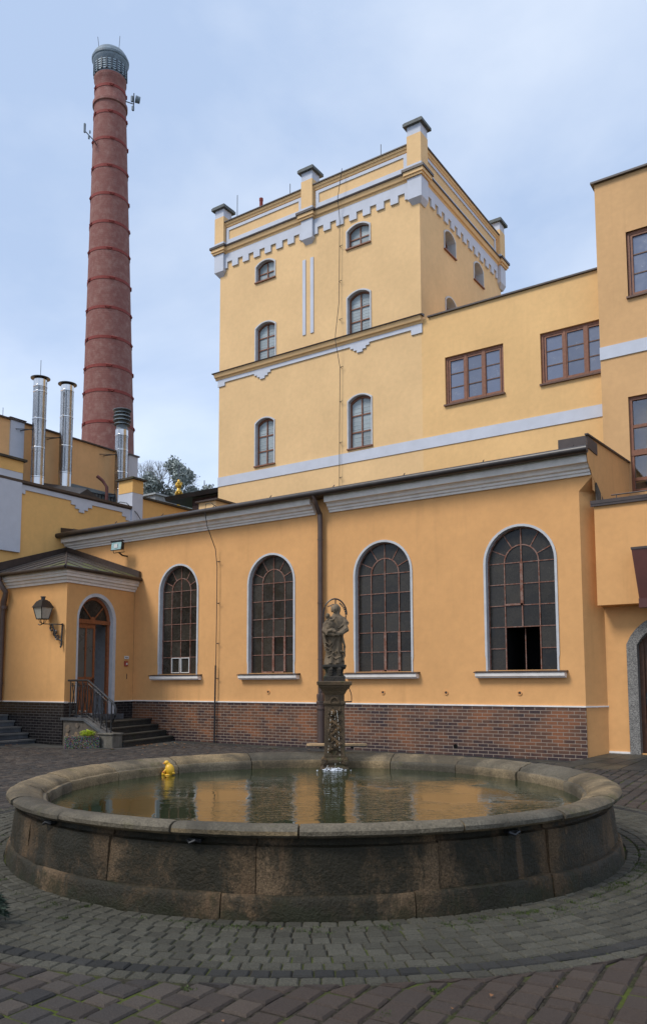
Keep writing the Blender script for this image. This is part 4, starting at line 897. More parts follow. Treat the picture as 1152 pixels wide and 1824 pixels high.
def spiral(cx, cz, y, r0, r1, a0, turns, n=18): return [(cx+(r0+(r1-r0)*k/n)*cos(a0+turns*2*pi*k/n), y, cz+(r0+(r1-r0)*k/n)*sin(a0+turns*2*pi*k/n)) for k in range(n+1)]
mb.tube(spiral(-18.0, 3.10, 13.66, .10, .02, pi/2, 1.2), .019, 5); mb.tube(spiral(-17.88, 2.98, 13.68, .10, .02, -pi/2, -1.1), .019, 5); mb.tube([(-18.0, 13.66, 3.2), (-17.9, 13.66, 3.02), (-17.86, 13.67, 2.88), (-17.78, 13.7, 2.80), (-17.70, 13.73, 2.76)], .02, 5); mb.tube(spiral(-17.82, 2.86, 13.7, .09, .03, pi, .9), .017, 5); mb.ell((-17.70, 13.72, 2.6), (.035, .02, .035)); mb.ell((-17.9, 13.67, 3.0), (.03, .02, .03))
mb.build('bracket', IRON, t)
# floodlight
t = thing('floodlight', 'glass-fronted floodlight under the cornice above the entrance porch', 'floodlight', (-18.3, 16.3, 5.7))
FP = fr(-18.28, 16.12, 1, .05)
mb = MB(); mb.box8([FP(-.22, 5.57, .08), FP(.22, 5.57, .08), FP(.17, 5.6, -.08), FP(-.17, 5.6, -.08), FP(-.22, 5.84, .04), FP(.22, 5.84, .04), FP(.17, 5.8, -.1), FP(-.17, 5.8, -.1)]); mb.fbox(FP, -.24, .24, 5.84, 5.87, -.02, .07); mb.build('housing', IRON, t)
mb = MB(); mb.quad(FP(-.20, 5.59, .085), FP(.20, 5.59, .085), FP(.20, 5.82, .048), FP(-.20, 5.82, .048)); mb.build('lens', plain('floodlight_glass', (.28, .42, .42, 1), .12, .7, var=.25, scale=8), t)
mb = MB(); mb.fbox(FP, -.07, .07, 5.64, 5.76, .07, .09); mb.build('bulb', SIGNW, t)
mb = MB(); mb.tube([FP(-.22, 5.68, 0), FP(-.22, 5.52, -.05), FP(.22, 5.52, -.05), FP(.22, 5.68, 0)], .012, 5); mb.tube([FP(0, 5.52, -.05), FP(0, 5.45, -.2), FP(.02, 5.45, -.38)], .025, 6); mb.build('bracket', IRON, t)
mb = MB(); Pm = fr(-18.02, 16.5, 1, 0)
sg = thing('wall_sign', 'tiny white sign above the red alarm box right of the doorway', 'sign', (-18.0, 16.48, 2.37))
mb.fbox(A, -18.09, -17.93, 2.33, 2.42, 0, .02) if False else None
SV = V2; uS = VL-.3
mb = MB(); mb.fbox(SV, uS-.09, uS+.09, 2.33, 2.42, 0, .018); mb.build('plate', SIGNW, sg)
mb = MB(); [mb.fbox(SV, uS-.055+k*.04, uS-.030+k*.04, 2.36, 2.385, .018, .021) for k in range(3)]; mb.build('lettering', DSTEEL, sg)
mb = MB(); mb.fbox(SV, uS-.10, uS+.03, 2.12, 2.27, 0, .05); ab = thing('alarm_box', 'small red alarm call box beside the doorway', 'alarm', (-18.0, 16.48, 2.2)); mb.build('housing', REDB, ab, bevel=.008)
mb = MB(); mb.fbox(SV, uS-.065, uS-.005, 2.16, 2.22, .05, .058); mb.build('window_plate', SIGNW, ab)
mb = MB(); mb.fbox(SV, uS+.02, uS+.035, 1.75, 1.9, 0, .012); tag(mb.build('key_switch', DSTEEL), 'tiny dark key switch low on the wall below the red alarm box', 'switch')
# stairs of the porch
st = thing('entrance_stairs', 'dark stone stairs with a stone side wall leading up to the arched doorway', 'stairs', (-16.8, 15, 0))
L0 = [(-15.58, 14.06), (-15.86, 14.06), (-16.14, 14.06), (-16.44, 14.06)]; R0_ = [(-16.22, 16.46), (-16.5, 16.46), (-16.82, 16.46), (-17.1, 16.46)]
for k in range(4):
    mb = MB(); z0, z1 = k*.155, (k+1)*.155; a, b = L0[k], R0_[k]
    c4 = [(a[0], a[1]), (b[0], b[1]), (-17.9, 16.46), (-17.62, 14.06)]
    mb.box8([(*c4[3], z0), (*c4[0], z0), (*c4[1], z0), (*c4[2], z0), (*c4[3], z1-.045), (*c4[0], z1-.045), (*c4[1], z1-.045), (*c4[2], z1-.045)]); n_ = .025
    c5 = [(a[0]+n_, a[1]), (b[0]+n_, b[1]), (-17.9, 16.46), (-17.62, 14.06)]
    mb.box8([(*c5[3], z1-.044), (*c5[0], z1-.044), (*c5[1], z1-.044), (*c5[2], z1-.044), (*c5[3], z1), (*c5[0], z1), (*c5[1], z1), (*c5[2], z1)]); mb.build('step', STEP, st, bevel=.008)
mb = MB(); mb.fbox(V2, DU[0]-.1, DU[1]+.18, .62, .765, -.1, .32); mb.build('doorstep', STEPG, st, bevel=.008)
mb = MB(); mb.fpoly(V1, [(-17.62, 0), (-16.05, 0), (-16.05, .33), (-16.75, .66), (-17.62, .66)], -.24, .0+.02); sw = mb.build('side_wall', MORTAR, st)
mb = MB()
for k in range(30):
    u = random.uniform(-17.5, -16.2); z = random.uniform(.06, .58 if u < -16.8 else .3); rr_ = random.uniform(.05, .1)
    pts = [(u+rr_*random.uniform(.7, 1.2)*cos(a*pi/3), z+rr_*.75*random.uniform(.7, 1.2)*sin(a*pi/3)) for a in range(6)]; pts = [(p[0], min(p[1], .63)) for p in pts]
    mb.fpoly(V1, pts, .0, .028+k*.0006)
mb.build('rubble_facing', RUBBLE, sw)
mb = MB(); mb.fpoly(V1, [(-17.64, .66), (-16.74, .66), (-15.98, .31), (-15.98, .37), (-16.72, .725), (-17.64, .725)], -.30, .07); mb.build('coping', STEPG, st, bevel=.006)
mb = MB(); mb.box(-16.13, -15.60, 13.72, 14.05, 0, .335); ps = mb.build('post_block', POSTST, st, bevel=.02)
mb = MB(); mb.box(-16.16, -15.57, 13.69, 14.05+.03, .335, .375); mb.build('post_cap', POSTST, ps, bevel=.01)
# railing
rl = thing('stair_railing', 'black wrought-iron railing with scrolls and a curled handrail on the porch stairs', 'railing', (-16.7, 13.85, .7))
yr = 13.86; top_ = lambda x: 1.70 if x < -16.72 else 1.70-(x+16.72)*.60
bot_ = lambda x: .80 if x < -16.75 else .80-(x+16.75)*.47
hp = [(-17.52, yr, 1.70), (-16.76, yr, 1.70), (-16.70, yr, 1.685), (-15.82, yr, 1.17), (-15.70, yr, 1.07), (-15.65, yr, .95), (-15.67, yr, .82), (-15.76, yr, .68), (-15.80, yr, .63)]
mb = MB(); mb.tube(hp, .028, 8); mb.build('handrail', IRON, rl, smooth=True)
mb = MB()
for x in (-17.42, -17.16, -16.94, -16.74, -16.5, -16.2, -15.98): mb.tube([(x, yr, top_(x)-.01), (x, yr, .72 if x < -16.7 else .72-(x+16.72)*.47)], .016, 6)
mb.tube([(-17.45, yr, .80), (-16.76, yr, .80), (-16.0, yr, .45)], .010, 6); mb.tube([(-17.45, yr, 1.63), (-16.76, yr, 1.63), (-15.9, yr, 1.12)], .008, 6); mb.tube([(-15.82, yr, 1.15), (-15.82, yr, .37)], .018, 6); mb.build('baluster', IRON, rl)
mb = MB()
for x in (-17.3, -17.05, -16.84, -16.6, -16.36, -16.1):
    zt, zb_ = top_(x)-.09, bot_(x)
    mb.tube(spiral(x-.03, zt-.04, yr, .05, .012, pi/2, 1.2, 12), .012, 5); mb.tube(spiral(x+.02, zb_+.07, yr, .055, .012, -pi/2, -1.2, 12), .012, 5)
    mb.tube([(x-.09, yr, zb_+.02), (x-.02, yr, (zt+zb_)/2), (x+.05, yr, zt-.02)], .012, 5); mb.tube([(x+.10, yr, zb_+.0), (x+.03, yr, (zt+zb_)/2), (x-.06, yr, zt-.02)], .012, 5)
mb.build('scroll', IRON, rl)
# left steps
ls = thing('side_steps', 'grey stone steps rising leftward at the left edge against the black tile base', 'stairs', (-19.5, 13, 0))
for k in range(5):
    mb = MB(); x1 = -18.72-.31*k; z1 = .125+.16*k; mb.box(-22.2, x1, 10.6, 13.76, max(0, z1-.155)+(.001 if k else 0), z1-.05); mb.box(-22.2, x1+.03, 10.6, 13.765, z1-.049, z1); mb.build('step', STEPG, ls, bevel=.008)
# planter
pdir = fr(-16.42, 12.93, .48, .71)
pt = thing('planter', 'rough pebble-concrete planter box in front of the porch stairs', 'planter', (-16.3, 13.3, 0))
mb = MB(); mb.fring(lambda u, v, o: (pdir(u, 0, -v)[0], pdir(u, 0, -v)[1], o), cutrect(0, .84, 0, .36), cutrect(.05, .79, .05, .31), .0, .31, True); mb.build('box', PEBBLE, pt, bevel=.02)
mb = MB(); mb.quad(pdir(.04, .27, -.04), pdir(.8, .27, -.04), pdir(.8, .27, -.32), pdir(.04, .27, -.32)); mb.build('soil', JOINT, pt)
pl = thing('leafy_plant', 'bright lime green leafy plant growing in the pebble planter', 'plant', pdir(.55, .3, -.18))
mb = MB(); mb2 = MB()
for k in range(260):
    a = random.uniform(0, 2*pi); q = random.random()**.5*.22; c = Vector(pdir(.56, .30+random.uniform(.02, .19)*(1-q*2.2), -.18))+Vector((cos(a)*q*1.1, sin(a)*q*.8, 0))
    d = Vector((cos(a), sin(a), random.uniform(.1, .9))).normalized()*random.uniform(.03, .05); s_ = d.cross(Vector((0, 0, 1))).normalized()*.026
    mb.face([mb.vert(p) for p in (c-d*.5, c+s_, c+d*.7, c-s_)])
for k in range(9):
    a = k*.7; c = Vector(pdir(.56, .27, -.18)); mb2.tube([c, c+Vector((.06*cos(a), .06*sin(a), .1)), c+Vector((.12*cos(a), .12*sin(a), .16))], .004, 4)
mb.build('leaves', LIME, pl); mb2.build('stem', LIME, pl)

# ---------------------------------------------------------------- left parapet building
XE = -21.09; E1 = fr(XE, 0, 0, 1)
pb = thing('parapet_building', 'deep yellow gabled side building at left with white stepped band and capped piers', 'building', (XE, 15, 0))
mb = MB(); mb.fpanel(E1, [(4, 0), (24.5, 0), (24.5, 8.2), (19.5, 8.2), (19.5, 7.74), (4, 7.74)]); mb.build('wall', YEL_E, pb)
mb = MB(); mb.fbox(E1, 12, 19.12, 7.74, 7.82, -.3, .10); mb.fbox(E1, 12, 19.12, 7.70, 7.739, 0, .05); mb.build('coping', BROWN, pb)
mb = MB(); mb.fbox(E1, 19.62, 24.5, 8.2, 8.27, -.3, .10); mb.build('coping', MOSSCOP, pb)
mb = MB(); mb.fbox(E1, 14.7, 19.12, 7.55, 7.70, 0, .035)
mb.fbox(E1, 14.7, 14.86, 7.42, 7.552, 0, .036)
for a, z0, z1 in ((.42, 7.43, 7.552), (.25, 7.32, 7.432), (.10, 7.22, 7.322)): mb.fbox(E1, 17.0-a, 17.0+a, z0, z1, 0, .037+.001*z0)
mb.fbox(E1, 18.75, 19.12, 7.42, 7.552, 0, .036); mb.fbox(E1, 18.92, 19.12, 7.30, 7.422, 0, .038); split_build(mb, 'white_band', WHITE, pb)
def epier(y0, y1, zb, zw, zy, x0=-21.7, x1=-21.0):
    mb = MB(); mb.box(x0, x1, y0, y1, zb, zw); p_ = mb.build('pier', WHITE, pb)
    mb = MB(); mb.box(x0-.01, x1+.01, y0-.01, y1+.01, zw+.001, zy); mb.build('pier_head', YEL_E, p_)
    mb = MB(); mb.box(x0-.09, x1+.10, y0-.09, y1+.09, zy, zy+.07); mb.build('cap', MOSSCOP, p_)
epier(13.5, 14.70, 5.58, 8.03, 8.38); epier(19.13, 19.62, 6.6, 8.33, 8.80)
mb = MB(); mb.tube([(-21.9, 19.05, 7.95), (-21.5, 19.02, 8.02), (-21.2, 19.05, 7.95), (-20.95, 19.3, 7.6), (-20.8, 19.6, 7.1), (-20.75, 19.7, 6.8)], .014, 5); tag(mb.build('loose_cable', IRON), 'slack black cable curving down beside the white pier at left', 'cable')
# roof behind parapet
rb = thing('rear_roof', 'dark sheet roof with small gabled skylight behind the left parapet', 'roof', (-23, 17, 8))
mb = MB(); mb.quad((-21.3, 13, 7.7), (-21.3, 19.4, 7.7), (-24.48, 19.4, 8.75), (-24.48, 13, 8.75)); mb.quad((-21.3, 19.4, 7.7), (-21.3, 21.5, 7.7), (-24.48, 22, 8.6), (-24.48, 19.4, 8.75))
for k in range(12): y = 13.4+k*.68; mb.tube([(-21.3, y, 7.72), (-24.48, y, 8.77)], .02, 5)
mb.build('roof_sheet', DROOF, rb)
mb = MB(); a, b, c, d = (-21.9, 17.3, 7.9), (-21.9, 18.9, 7.9), (-21.9, 17.9, 8.32), (-24.4, 17.9, 8.9)
mb.quad(a, c, d, (-24.4, 17.3, 8.7)); mb.quad(c, b, (-24.4, 18.9, 8.72), d); mb.face([mb.vert(p) for p in (a, b, c)]); mb.build('skylight', DROOF, rb)
mb = MB(); mb.fbox(fr(-24.5, 0, 0, 1), 19.0, 21.75, 8.6, 9.0, 0, .06); gb = mb.build('glazing_strip', plain('grey_glazing', (.10, .115, .12, 1), .3, .5), rb)
mb = MB(); [mb.fbox(fr(-24.5, 0, 0, 1), 19.05+k*.16, 19.08+k*.16, 8.6, 9.0, .06, .09) for k in range(17)]; mb.build('glazing_bar', DSTEEL, gb)
mb = MB(); mb.fbox(fr(-24.5, 0, 0, 1), 19.0, 21.75, 9.001, 9.14, 0, .12); mb.build('fascia', GREYCAP, rb)
mb = MB(); mb.tube([(-22.4, 19.18, 7.8), (-22.4, 19.18, 8.72), (-22.5, 19.05, 8.95), (-22.62, 18.9, 9.1)], .06, 10); tag(mb.build('vent_pipe', plain('rusty_red_pipe', (.11, .035, .03, 1), .6, .4), smooth=True), 'bent rusty red vent pipe rising above the left roof', 'pipe')
# rear building F
XF = -24.5; FX = fr(XF, 0, 0, 1)
fb = thing('rear_building', 'ochre rear building behind three steel flues with white corner strips', 'building', (XF, 16, 0))
mb = MB(); mb.fpanel(FX, cutrect(6, 22.3, 0, 10.9)); mb.quad((XF, 6, 10.9), (XF, 22.3, 10.9), (XF-6, 22.3, 10.9), (XF-6, 6, 10.9)); mb.quad((XF, 22.3, 0), (XF-6, 22.3, 0), (XF-6, 22.3, 10.9), (XF, 22.3, 10.9)); mb.build('wall', stucco('ochre_rear_stucco', (.74, .43, .20, 1)), fb)
mb = MB(); mb.fbox(FX, 6, 22.0, 10.9, 10.95, -.3, .09); mb.build('coping', BROWN, fb)
mb = MB(); mb.fbox(FX, 16.58, 17.12, 7.5, 10.97, 0, .06); mb.fbox(FX, 22.0, 22.5, 8.0, 10.93, -.4, .08); split_build(mb, 'white_pilaster', WHITE, fb)
mb = MB(); mb.fbox(FX, 21.96, 22.56, 10.93, 10.99, -.4, .13); mb.fbox(FX, 16.52, 17.18, 10.971, 11.0, -.2, .10); split_build(mb, 'pilaster_cap', BROWN, fb)
def flue(x, y, r, z0, z1, label, cowl=False, rod=True, joints=()):
    t = thing('steel_flue', label, 'flue', (x, y, z0), 'stainless steel flues before the rear building'); c = (x, y)
    mb = MB(); prf = [(r, z0)]
    for z in joints: prf += [(r, z-.03), (r+.012, z-.02), (r+.012, z+.02), (r, z+.03)]
    prf += [(r, z1)]; mb.lathe(prf, c, 28); mb.lathe([(0, z1), (r, z1)], c, 28); mb.build('shaft', STEEL, t, smooth=True)
    mb = MB()
    if cowl:
        mb.lathe([(r, z1), (r*.85, z1+.12), (r*.85, z1+.2)], c, 24)
        for k in range(4):
            z = z1+.22+k*.15; q = r*(1.16+.12*(k % 3 > 0)); mb.lathe([(r*.8, z+.08), (q, z+.05), (q+.04, z), (q, z+.01), (r*.8, z+.05)], c, 28)
        mb.lathe([(0, z1+.86), (r*1.45, z1+.82), (r*1.45, z1+.80), (0, z1+.80)], c, 28); mb.lathe([(r*.7, z1+.1), (r*.7, z1+.8)], c, 20)
    else:
        mb.lathe([(r*.9, z1), (r*.9, z1+.05)], c, 20); mb.lathe([(0, z1+.10), (r*1.45, z1+.05), (r*1.47, z1+.075), (0, z1+.16)], c, 32)
    mb.build('cowl', DSTEEL if not cowl else GREYCAP, t, smooth=True)
    mb = MB()
    for z in ((10.6, 8.4) if not cowl else (10.6, 9.0)): mb.tube([(x-.02, y-r-.02, z), (XF, y-r-.15, z)], .02, 5); mb.tube([(x-.02, y-r+.05, z), (XF+.02, y-r-.35, z+.02)], .015, 5)
    if rod: mb.tube([(x, y, z1+.1), (x, y, z1+.75)], .01, 5)
    split_build(mb, 'bracket', IRON, t)
flue(-23.9, 17.33, .232, 7.9, 12.45, 'tallest left stainless steel flue with a flat round cap', joints=(12.2, 12.0, 11.0, 9.95, 8.9))
flue(-23.9, 18.5, .232, 7.9, 12.6, 'second stainless steel flue with a flat round cap, rod-less, right of the tallest', rod=False, joints=(12.4, 11.4, 10.3, 9.3))
flue(-23.9, 21.15, .245, 8.3, 11.62, 'short right stainless steel flue with a louvred ring cowl before the chimney', cowl=True, joints=(11.4, 10.8, 9.9, 9.2))
for k, (y, lb) in enumerate(((16.0, 'tiny antenna on the parapet at the left edge'),)):
    mb = MB(); mb.tube([(XF-.1, y+.35, 10.95), (XF-.1, y+.35, 11.3)], .01, 5); tag(mb.build('roof_antenna', IRON), lb, 'antenna')
# dark slatted roof between left buildings and tower
dr = thing('slatted_roof_building', 'dark overhanging roof with louvred wall between the left pier and the tower', 'building', (-21, 24, 0))
mb = MB(); G1 = fr(0, 24.6, 1, 0)
mb.box8([(-24.9, 24.6, 9.55), (-18.06, 24.6, 9.55), (-18.06, 26.7, 9.55), (-24.9, 26.7, 9.55), (-24.9, 24.5, 9.72), (-18.06, 24.5, 9.72), (-18.06, 26.7, 10.0), (-24.9, 26.7, 10.0)]); mb.build('roof', DROOF, dr)
mb = MB(); mb.quad((-23.6, 24.9, 6), (-18.06, 24.9, 6), (-18.06, 24.9, 9.54), (-23.6, 24.9, 9.54)); wl_ = mb.build('wall', plain('dark_boarding', (.045, .025, .022, 1), .7, .3, var=.3), dr)
mb = MB(); [mb.box(-23.2, -18.1, 24.82, 24.9, 8.1+k*.16, 8.17+k*.16) for k in range(7)]; mb.build('louvre', DSTEEL, wl_)
mb = MB(); mb.tube([(-20.9, 24.45, 7.5), (-20.9, 24.45, 9.9)], .012, 5); mb.tube([(-19.6, 24.5, 9.5), (-19.6, 24.6, 9.2), (-19.5, 24.6, 8.7)], .09, 8); mb.build('conduit', GREYCAP, dr)
lr = MB(); lr.box(-28.4, -26.9, 25.9, 28.0, 6, 10.38); lr.box(-28.5, -26.8, 25.8, 28.1, 10.38, 10.46); tag(lr.build('grey_roof_house', plain('pale_grey_roof', (.30, .32, .33, 1), .6, .4, var=.2)), 'pale grey flat-roofed building in front of the distant trees', 'building')
gf = thing('gilded_finial', 'small gilded rooftop ornament with a thin rod in front of the distant trees', 'ornament', (-26.6, 27.1, 10.3))
mb = MB(); c = (-26.6, 27.12); mb.lathe([(0, 9.6), (.08, 9.6), (.08, 10.3), (.16, 10.32), (.10, 10.42), (.07, 10.5), (.12, 10.56), (.18, 10.7), (.10, 10.8), (.08, 10.88), (.13, 10.94), (.15, 11.06), (.09, 11.16), (.05, 11.3), (0, 11.3)], c, 10)
for k in range(6): a = k*pi/3; mb.ell((c[0]+.13*cos(a), c[1]+.13*sin(a), 11.02+.1*(k%2)), (.05, .05, .09), 8, 6); mb.ell((c[0]+.15*cos(a+.4), c[1]+.15*sin(a+.4), 10.62), (.05, .05, .08), 8, 6)
mb.build('crown', GOLD, gf, smooth=True); mb = MB(); mb.tube([(c[0], c[1], 11.2), (c[0], c[1], 12.0)], .025, 6); mb.ell((c[0], c[1], 12.0), (.05, .05, .04), 6, 5); mb.build('rod', DSTEEL, gf)

# ---------------------------------------------------------------- big chimney
CH = (-41.75, 35.75)
ch = thing('brick_chimney', 'very tall tapering red brick factory chimney with iron hoops and a flared zinc-grey crown', 'chimney', (CH[0], CH[1], 0))
def cr_(z): return 1.72+(1.05-1.72)*(z-18)/(44-18)
mb = MB(); mb.lathe([(cr_(0), 0)]+[(cr_(z), z) for z in range(4, 43, 3)]+[(cr_(42.0), 42.0), (cr_(42)+.10, 42.05), (cr_(42)+.10, 42.3), (cr_(42.4), 42.45), (cr_(44), 43.85), (cr_(44)+.07, 43.95), (cr_(44)+.07, 44.2), (.95, 44.25)], CH, 48)
mb.build('shaft', CHIM, ch, smooth=True, loc=(CH[0], CH[1], 0))
hz = [18.9, 21.05, 22.75, 24.75, 26.85, 28.95, 31.05, 33.0, 35.05, 37.1, 39.15, 41.15, 43.15]
for z in hz:
    mb = MB(); q = cr_(z); mb.lathe([(q-.01, z-.10), (q+.03, z-.10), (q+.03, z+.10), (q-.01, z+.10)], CH, 48)
    for a in (radians(-110), radians(-35), radians(40)):
        a += random.uniform(-.15, .15); mb.tube([(CH[0]+(q+.05)*cos(a-.12), CH[1]+(q+.05)*sin(a-.12), z+.03), (CH[0]+(q+.05)*cos(a+.12), CH[1]+(q+.05)*sin(a+.12), z+.03)], .055, 6); mb.tube([(CH[0]+(q+.05)*cos(a-.08), CH[1]+(q+.05)*sin(a-.08), z-.06), (CH[0]+(q+.05)*cos(a+.08), CH[1]+(q+.05)*sin(a+.08), z-.06)], .045, 6)
    mb.build('hoop', HOOP, ch, smooth=True)
mb = MB(); mb.lathe([(1.03, 44.2), (1.05, 44.4), (1.06, 44.9), (1.10, 45.15), (1.15, 45.2), (1.16, 45.3), (1.21, 45.36), (1.22, 45.5), (1.28, 45.56), (1.29, 45.7), (1.24, 45.74), (1.18, 45.95), (1.05, 46.15), (.8, 46.32), (.5, 46.38), (.4, 46.2)], CH, 48); cw_ = mb.build('crown', GREYCAP, ch, smooth=True)
mb = MB()
for k in range(20):
    a = 2*pi*k/20; P = fr(CH[0]+1.03*cos(a), CH[1]+1.03*sin(a), -sin(a), cos(a))
    mb.fbox(P, -.05, .05, 44.35, 45.15, 0, .15)
mb.build('bracket', plain('dark_zinc', (.07, .085, .10, 1), .6, .4), cw_)
mb = MB()
for k in range(20):
    a = 2*pi*(k+.5)/20; P = fr(CH[0]+1.02*cos(a), CH[1]+1.02*sin(a), -sin(a), cos(a))
    for j in range(5): mb.fbox(P, -.11, .11, 44.36+j*.16, 44.45+j*.16, 0, .09+.01*j)
mb.build('louvre', plain('pale_zinc', (.24, .30, .34, 1), .5, .5), cw_)
mb = MB()
for x, y, zt, dx in ((-42.55, 34.85, 47.3, -.1), (-41.72, 35.84, 47.7, .06)): mb.tube([(x, y, 45.9), (x+dx*.4, y, 46.4), (x+dx, y+dx, zt+.1)], .018, 5)
split_build(mb, 'lightning_rod', IRON, ch)
for o_ in [c for c in ch.children_recursive]:      # the stack leans a little
    zz = o_.location.z
    for v in o_.data.vertices:
        if o_.name.startswith('lightning_rod'): continue
        k = max(0, v.co.z-0)*.0112-.2; k = max(0, k); v.co.x -= k; v.co.y -= k
t = thing('antenna_mast', 'antenna arm with a slim panel on the left side of the chimney', 'antenna', (-42.0, 34.0, 39))
mb = MB(); mb.tube([(-42.1, 34.62, 38.6), (-41.9, 34.1, 38.8), (-42.25, 33.62, 39.35)], .035, 6); mb.tube([(-42.1, 34.6, 38.3), (-42.1, 34.62, 38.6), (-42.1, 34.6, 38.9)], .05, 6); mb.build('arm', DSTEEL, t)
mb = MB(); mb.box(-42.36, -42.26, 33.5, 33.62, 39.3, 39.95); mb.box(-42.12, -42.04, 33.7, 33.8, 38.85, 39.1); mb.box(-42.12, -42.04, 33.78, 33.86, 39.3, 39.5); mb.build('panel', GREYCAP, t)
t = thing('antenna_mast', 'antenna arm with a round dish and panel on the right side of the chimney top', 'antenna', (-40.4, 35.9, 42))
mb = MB(); mb.tube([(-40.75, 35.75, 42.3), (-40.25, 36.0, 42.05)], .035, 6); mb.tube([(-40.22, 36.02, 41.55), (-40.22, 36.02, 42.85)], .04, 6); mb.build('arm', DSTEEL, t)
mb = MB(); mb.tube([(-40.15, 36.1, 42.45), (-39.95, 36.35, 42.4)], [.24, .22], 14); mb.box(-40.36, -40.22, 35.86, 36.0, 42.2, 42.6); mb.box(-40.3, -40.18, 35.9, 36.05, 41.55, 41.85); split_build(mb, 'dish', GREYCAP, t)

# ---------------------------------------------------------------- distant trees
def leafy(name, label, cx, cy, zb, zt, rx, n, mat, conifer=True):
    t = thing(name, label, 'tree', (cx, cy, zb)); mb = MB(); mb.tube([(cx, cy, zb), (cx+.1, cy, (zb+zt)/2), (cx, cy+.05, zt-.4)], [.28, .18, .04], 8)
    lim = []
    for k in range(26):
        a = random.uniform(0, 2*pi); z = random.uniform((zb+zt)/2-3, zt-.8); fr_ = (1-(z-zt+8)/8*.75) if z > zt-8 else 1; l_ = rx*fr_*random.uniform(.7, 1.08)
        e_ = Vector((cx+l_*cos(a), cy+l_*sin(a), z+l_*.25)); mb.tube([(cx, cy, z-.4), e_], [.07, .015], 5, False); lim.append((Vector((cx, cy, z-.4)), e_))
    mb.build('trunk', BARK, t); mb = MB()
    for k in range(n):
        a_, b_ = random.choice(lim); f = random.random()**.6; c = a_.lerp(b_, f)+Vector([random.gauss(0, .28) for _ in range(3)])
        s_ = random.uniform(.1, .24); d = Vector([random.gauss(0, 1) for _ in range(3)]).normalized(); e_ = d.orthogonal().normalized()
        mb.face([mb.vert(p) for p in (c-d*s_, c+e_*s_*.5, c+d*s_, c-e_*s_*.5)])
    mb.build('crown', mat, t)
leafy('evergreen_tree', 'dark broad evergreen tree rising behind the left roofs', -55.9, 57.2, 8, 24.1, 3.1, 21000, FIRL)
leafy('evergreen_tree', 'smaller dark evergreen at the right edge of the tree group behind the gilded finial', -54.0, 58.6, 8, 22.4, 1.9, 8000, FIRL)
leafy('evergreen_tree', 'greyish evergreen half hidden behind the left white pier', -57.6, 55.2, 8, 22.6, 2.6, 12000, FIRL)
def bare(label, x, y, z0, h, seed):
    random.seed(seed); t = thing('bare_tree', label, 'tree', (x, y, z0), 'leafless trees behind the roofs'); mb = MB(); tw = MB()
    def br(p, d, l, r, dep):
        q = p+d*l; (mb if dep < 2 else tw).tube([p, (p+q)/2+Vector([random.gauss(0, l*.04) for _ in range(3)]), q], [r, r*.8, r*.6], 4, False)
        if dep < 6:
            for _ in range(3 if dep < 5 else 2): nd = (d+Vector([random.gauss(0, .42) for _ in range(3)])+Vector((0, 0, .12))).normalized(); br(q, nd, l*.72, r*.6, dep+1)
    br(Vector((x, y, z0)), Vector((0, 0, 1)), h*.3, .2, 0); mb.build('trunk', BARK, t); tw.build('twigs', BARK, t)
bare('pale bare tree behind the white pier right of the chimney', -59.2, 56.0, 14.2, 10.5, 3); bare('bare tree standing left of the evergreen, tallest twigs of the group', -57.3, 57.5, 14.5, 10.5, 5); bare('small bare tree beside the tower edge', -53.2, 61.0, 13.5, 8.6, 9); bare('bare tree whose top peeks over the rear building left of the chimney', -66.5, 46.0, 13, 10.4, 12)
random.seed(21)

# ---------------------------------------------------------------- fountain
BC = (-4.855, 7.035)
ft = thing('fountain_basin', 'large round stone fountain basin with rounded rim, stained and mossy', 'fountain', (BC[0], BC[1], 0))
def rough_ring(pr, nseg, name, mat, gap, amp, a_off=0, sub=10, loops=None):
    mb = MB(); bounds = [a_off]; ed = []
    for k in range(nseg): bounds.append(bounds[-1]+2*pi/nseg*(1 if loops is None else loops[k]))
    sc_ = 2*pi/(bounds[-1]-a_off)
    for k in range(nseg):
        a0 = a_off+(bounds[k]-a_off)*sc_+gap; a1 = a_off+(bounds[k+1]-a_off)*sc_-gap; dr_ = random.uniform(-.010, .010); dz_ = random.uniform(-.005, .005); M_ = []
        for i in range(sub+1):
            t = i/sub; a = a0+(a1-a0)*t; edge = min(t, 1-t)*sub; row = []
            for j, (r_, z) in enumerate(pr):
                n3 = noise.noise(Vector((r_*cos(a)*5, r_*sin(a)*5, z*7+k)))*amp+noise.noise(Vector((r_*cos(a)*17, r_*sin(a)*17, z*20)))*amp*.4
                ins = .010 if edge < .5 else 0
                cr2 = r_+dr_+n3-(ins if r_ > 2.8 else -ins)
                ed.append(abs(2*t-1)); row.append(mb.vert((BC[0]+cr2*cos(a), BC[1]+cr2*sin(a), z+dz_+n3*.4-(ins*.6 if z > .6 else 0))))
            M_.append(row)
        m_ = len(pr)
        for i in range(sub):
            for j in range(m_): mb.face((M_[i][j], M_[i+1][j], M_[i+1][(j+1) % m_], M_[i][(j+1) % m_]))
        mb.face(M_[0]); mb.face(M_[-1][::-1])
    o_ = mb.build(name, mat, ft)
    at_ = o_.data.attributes.new('edge', 'FLOAT', 'POINT'); at_.data.foreach_set('value', ed)
    for p in o_.data.polygons: p.use_smooth = True
    o_.data.set_sharp_from_angle(angle=radians(38)); return o_
rimp = [(2.66, .34), (2.66, .42), (2.655, .50), (2.66, .53), (2.672, .545), (2.70, .549), (2.712, .568), (2.73, .588), (2.79, .608), (2.85, .626), (2.91, .637), (2.962, .634), (2.998, .620), (3.016, .598), (3.014, .570), (2.99, .550), (2.955, .542), (2.91, .540), (2.80, .535), (2.70, .50)]
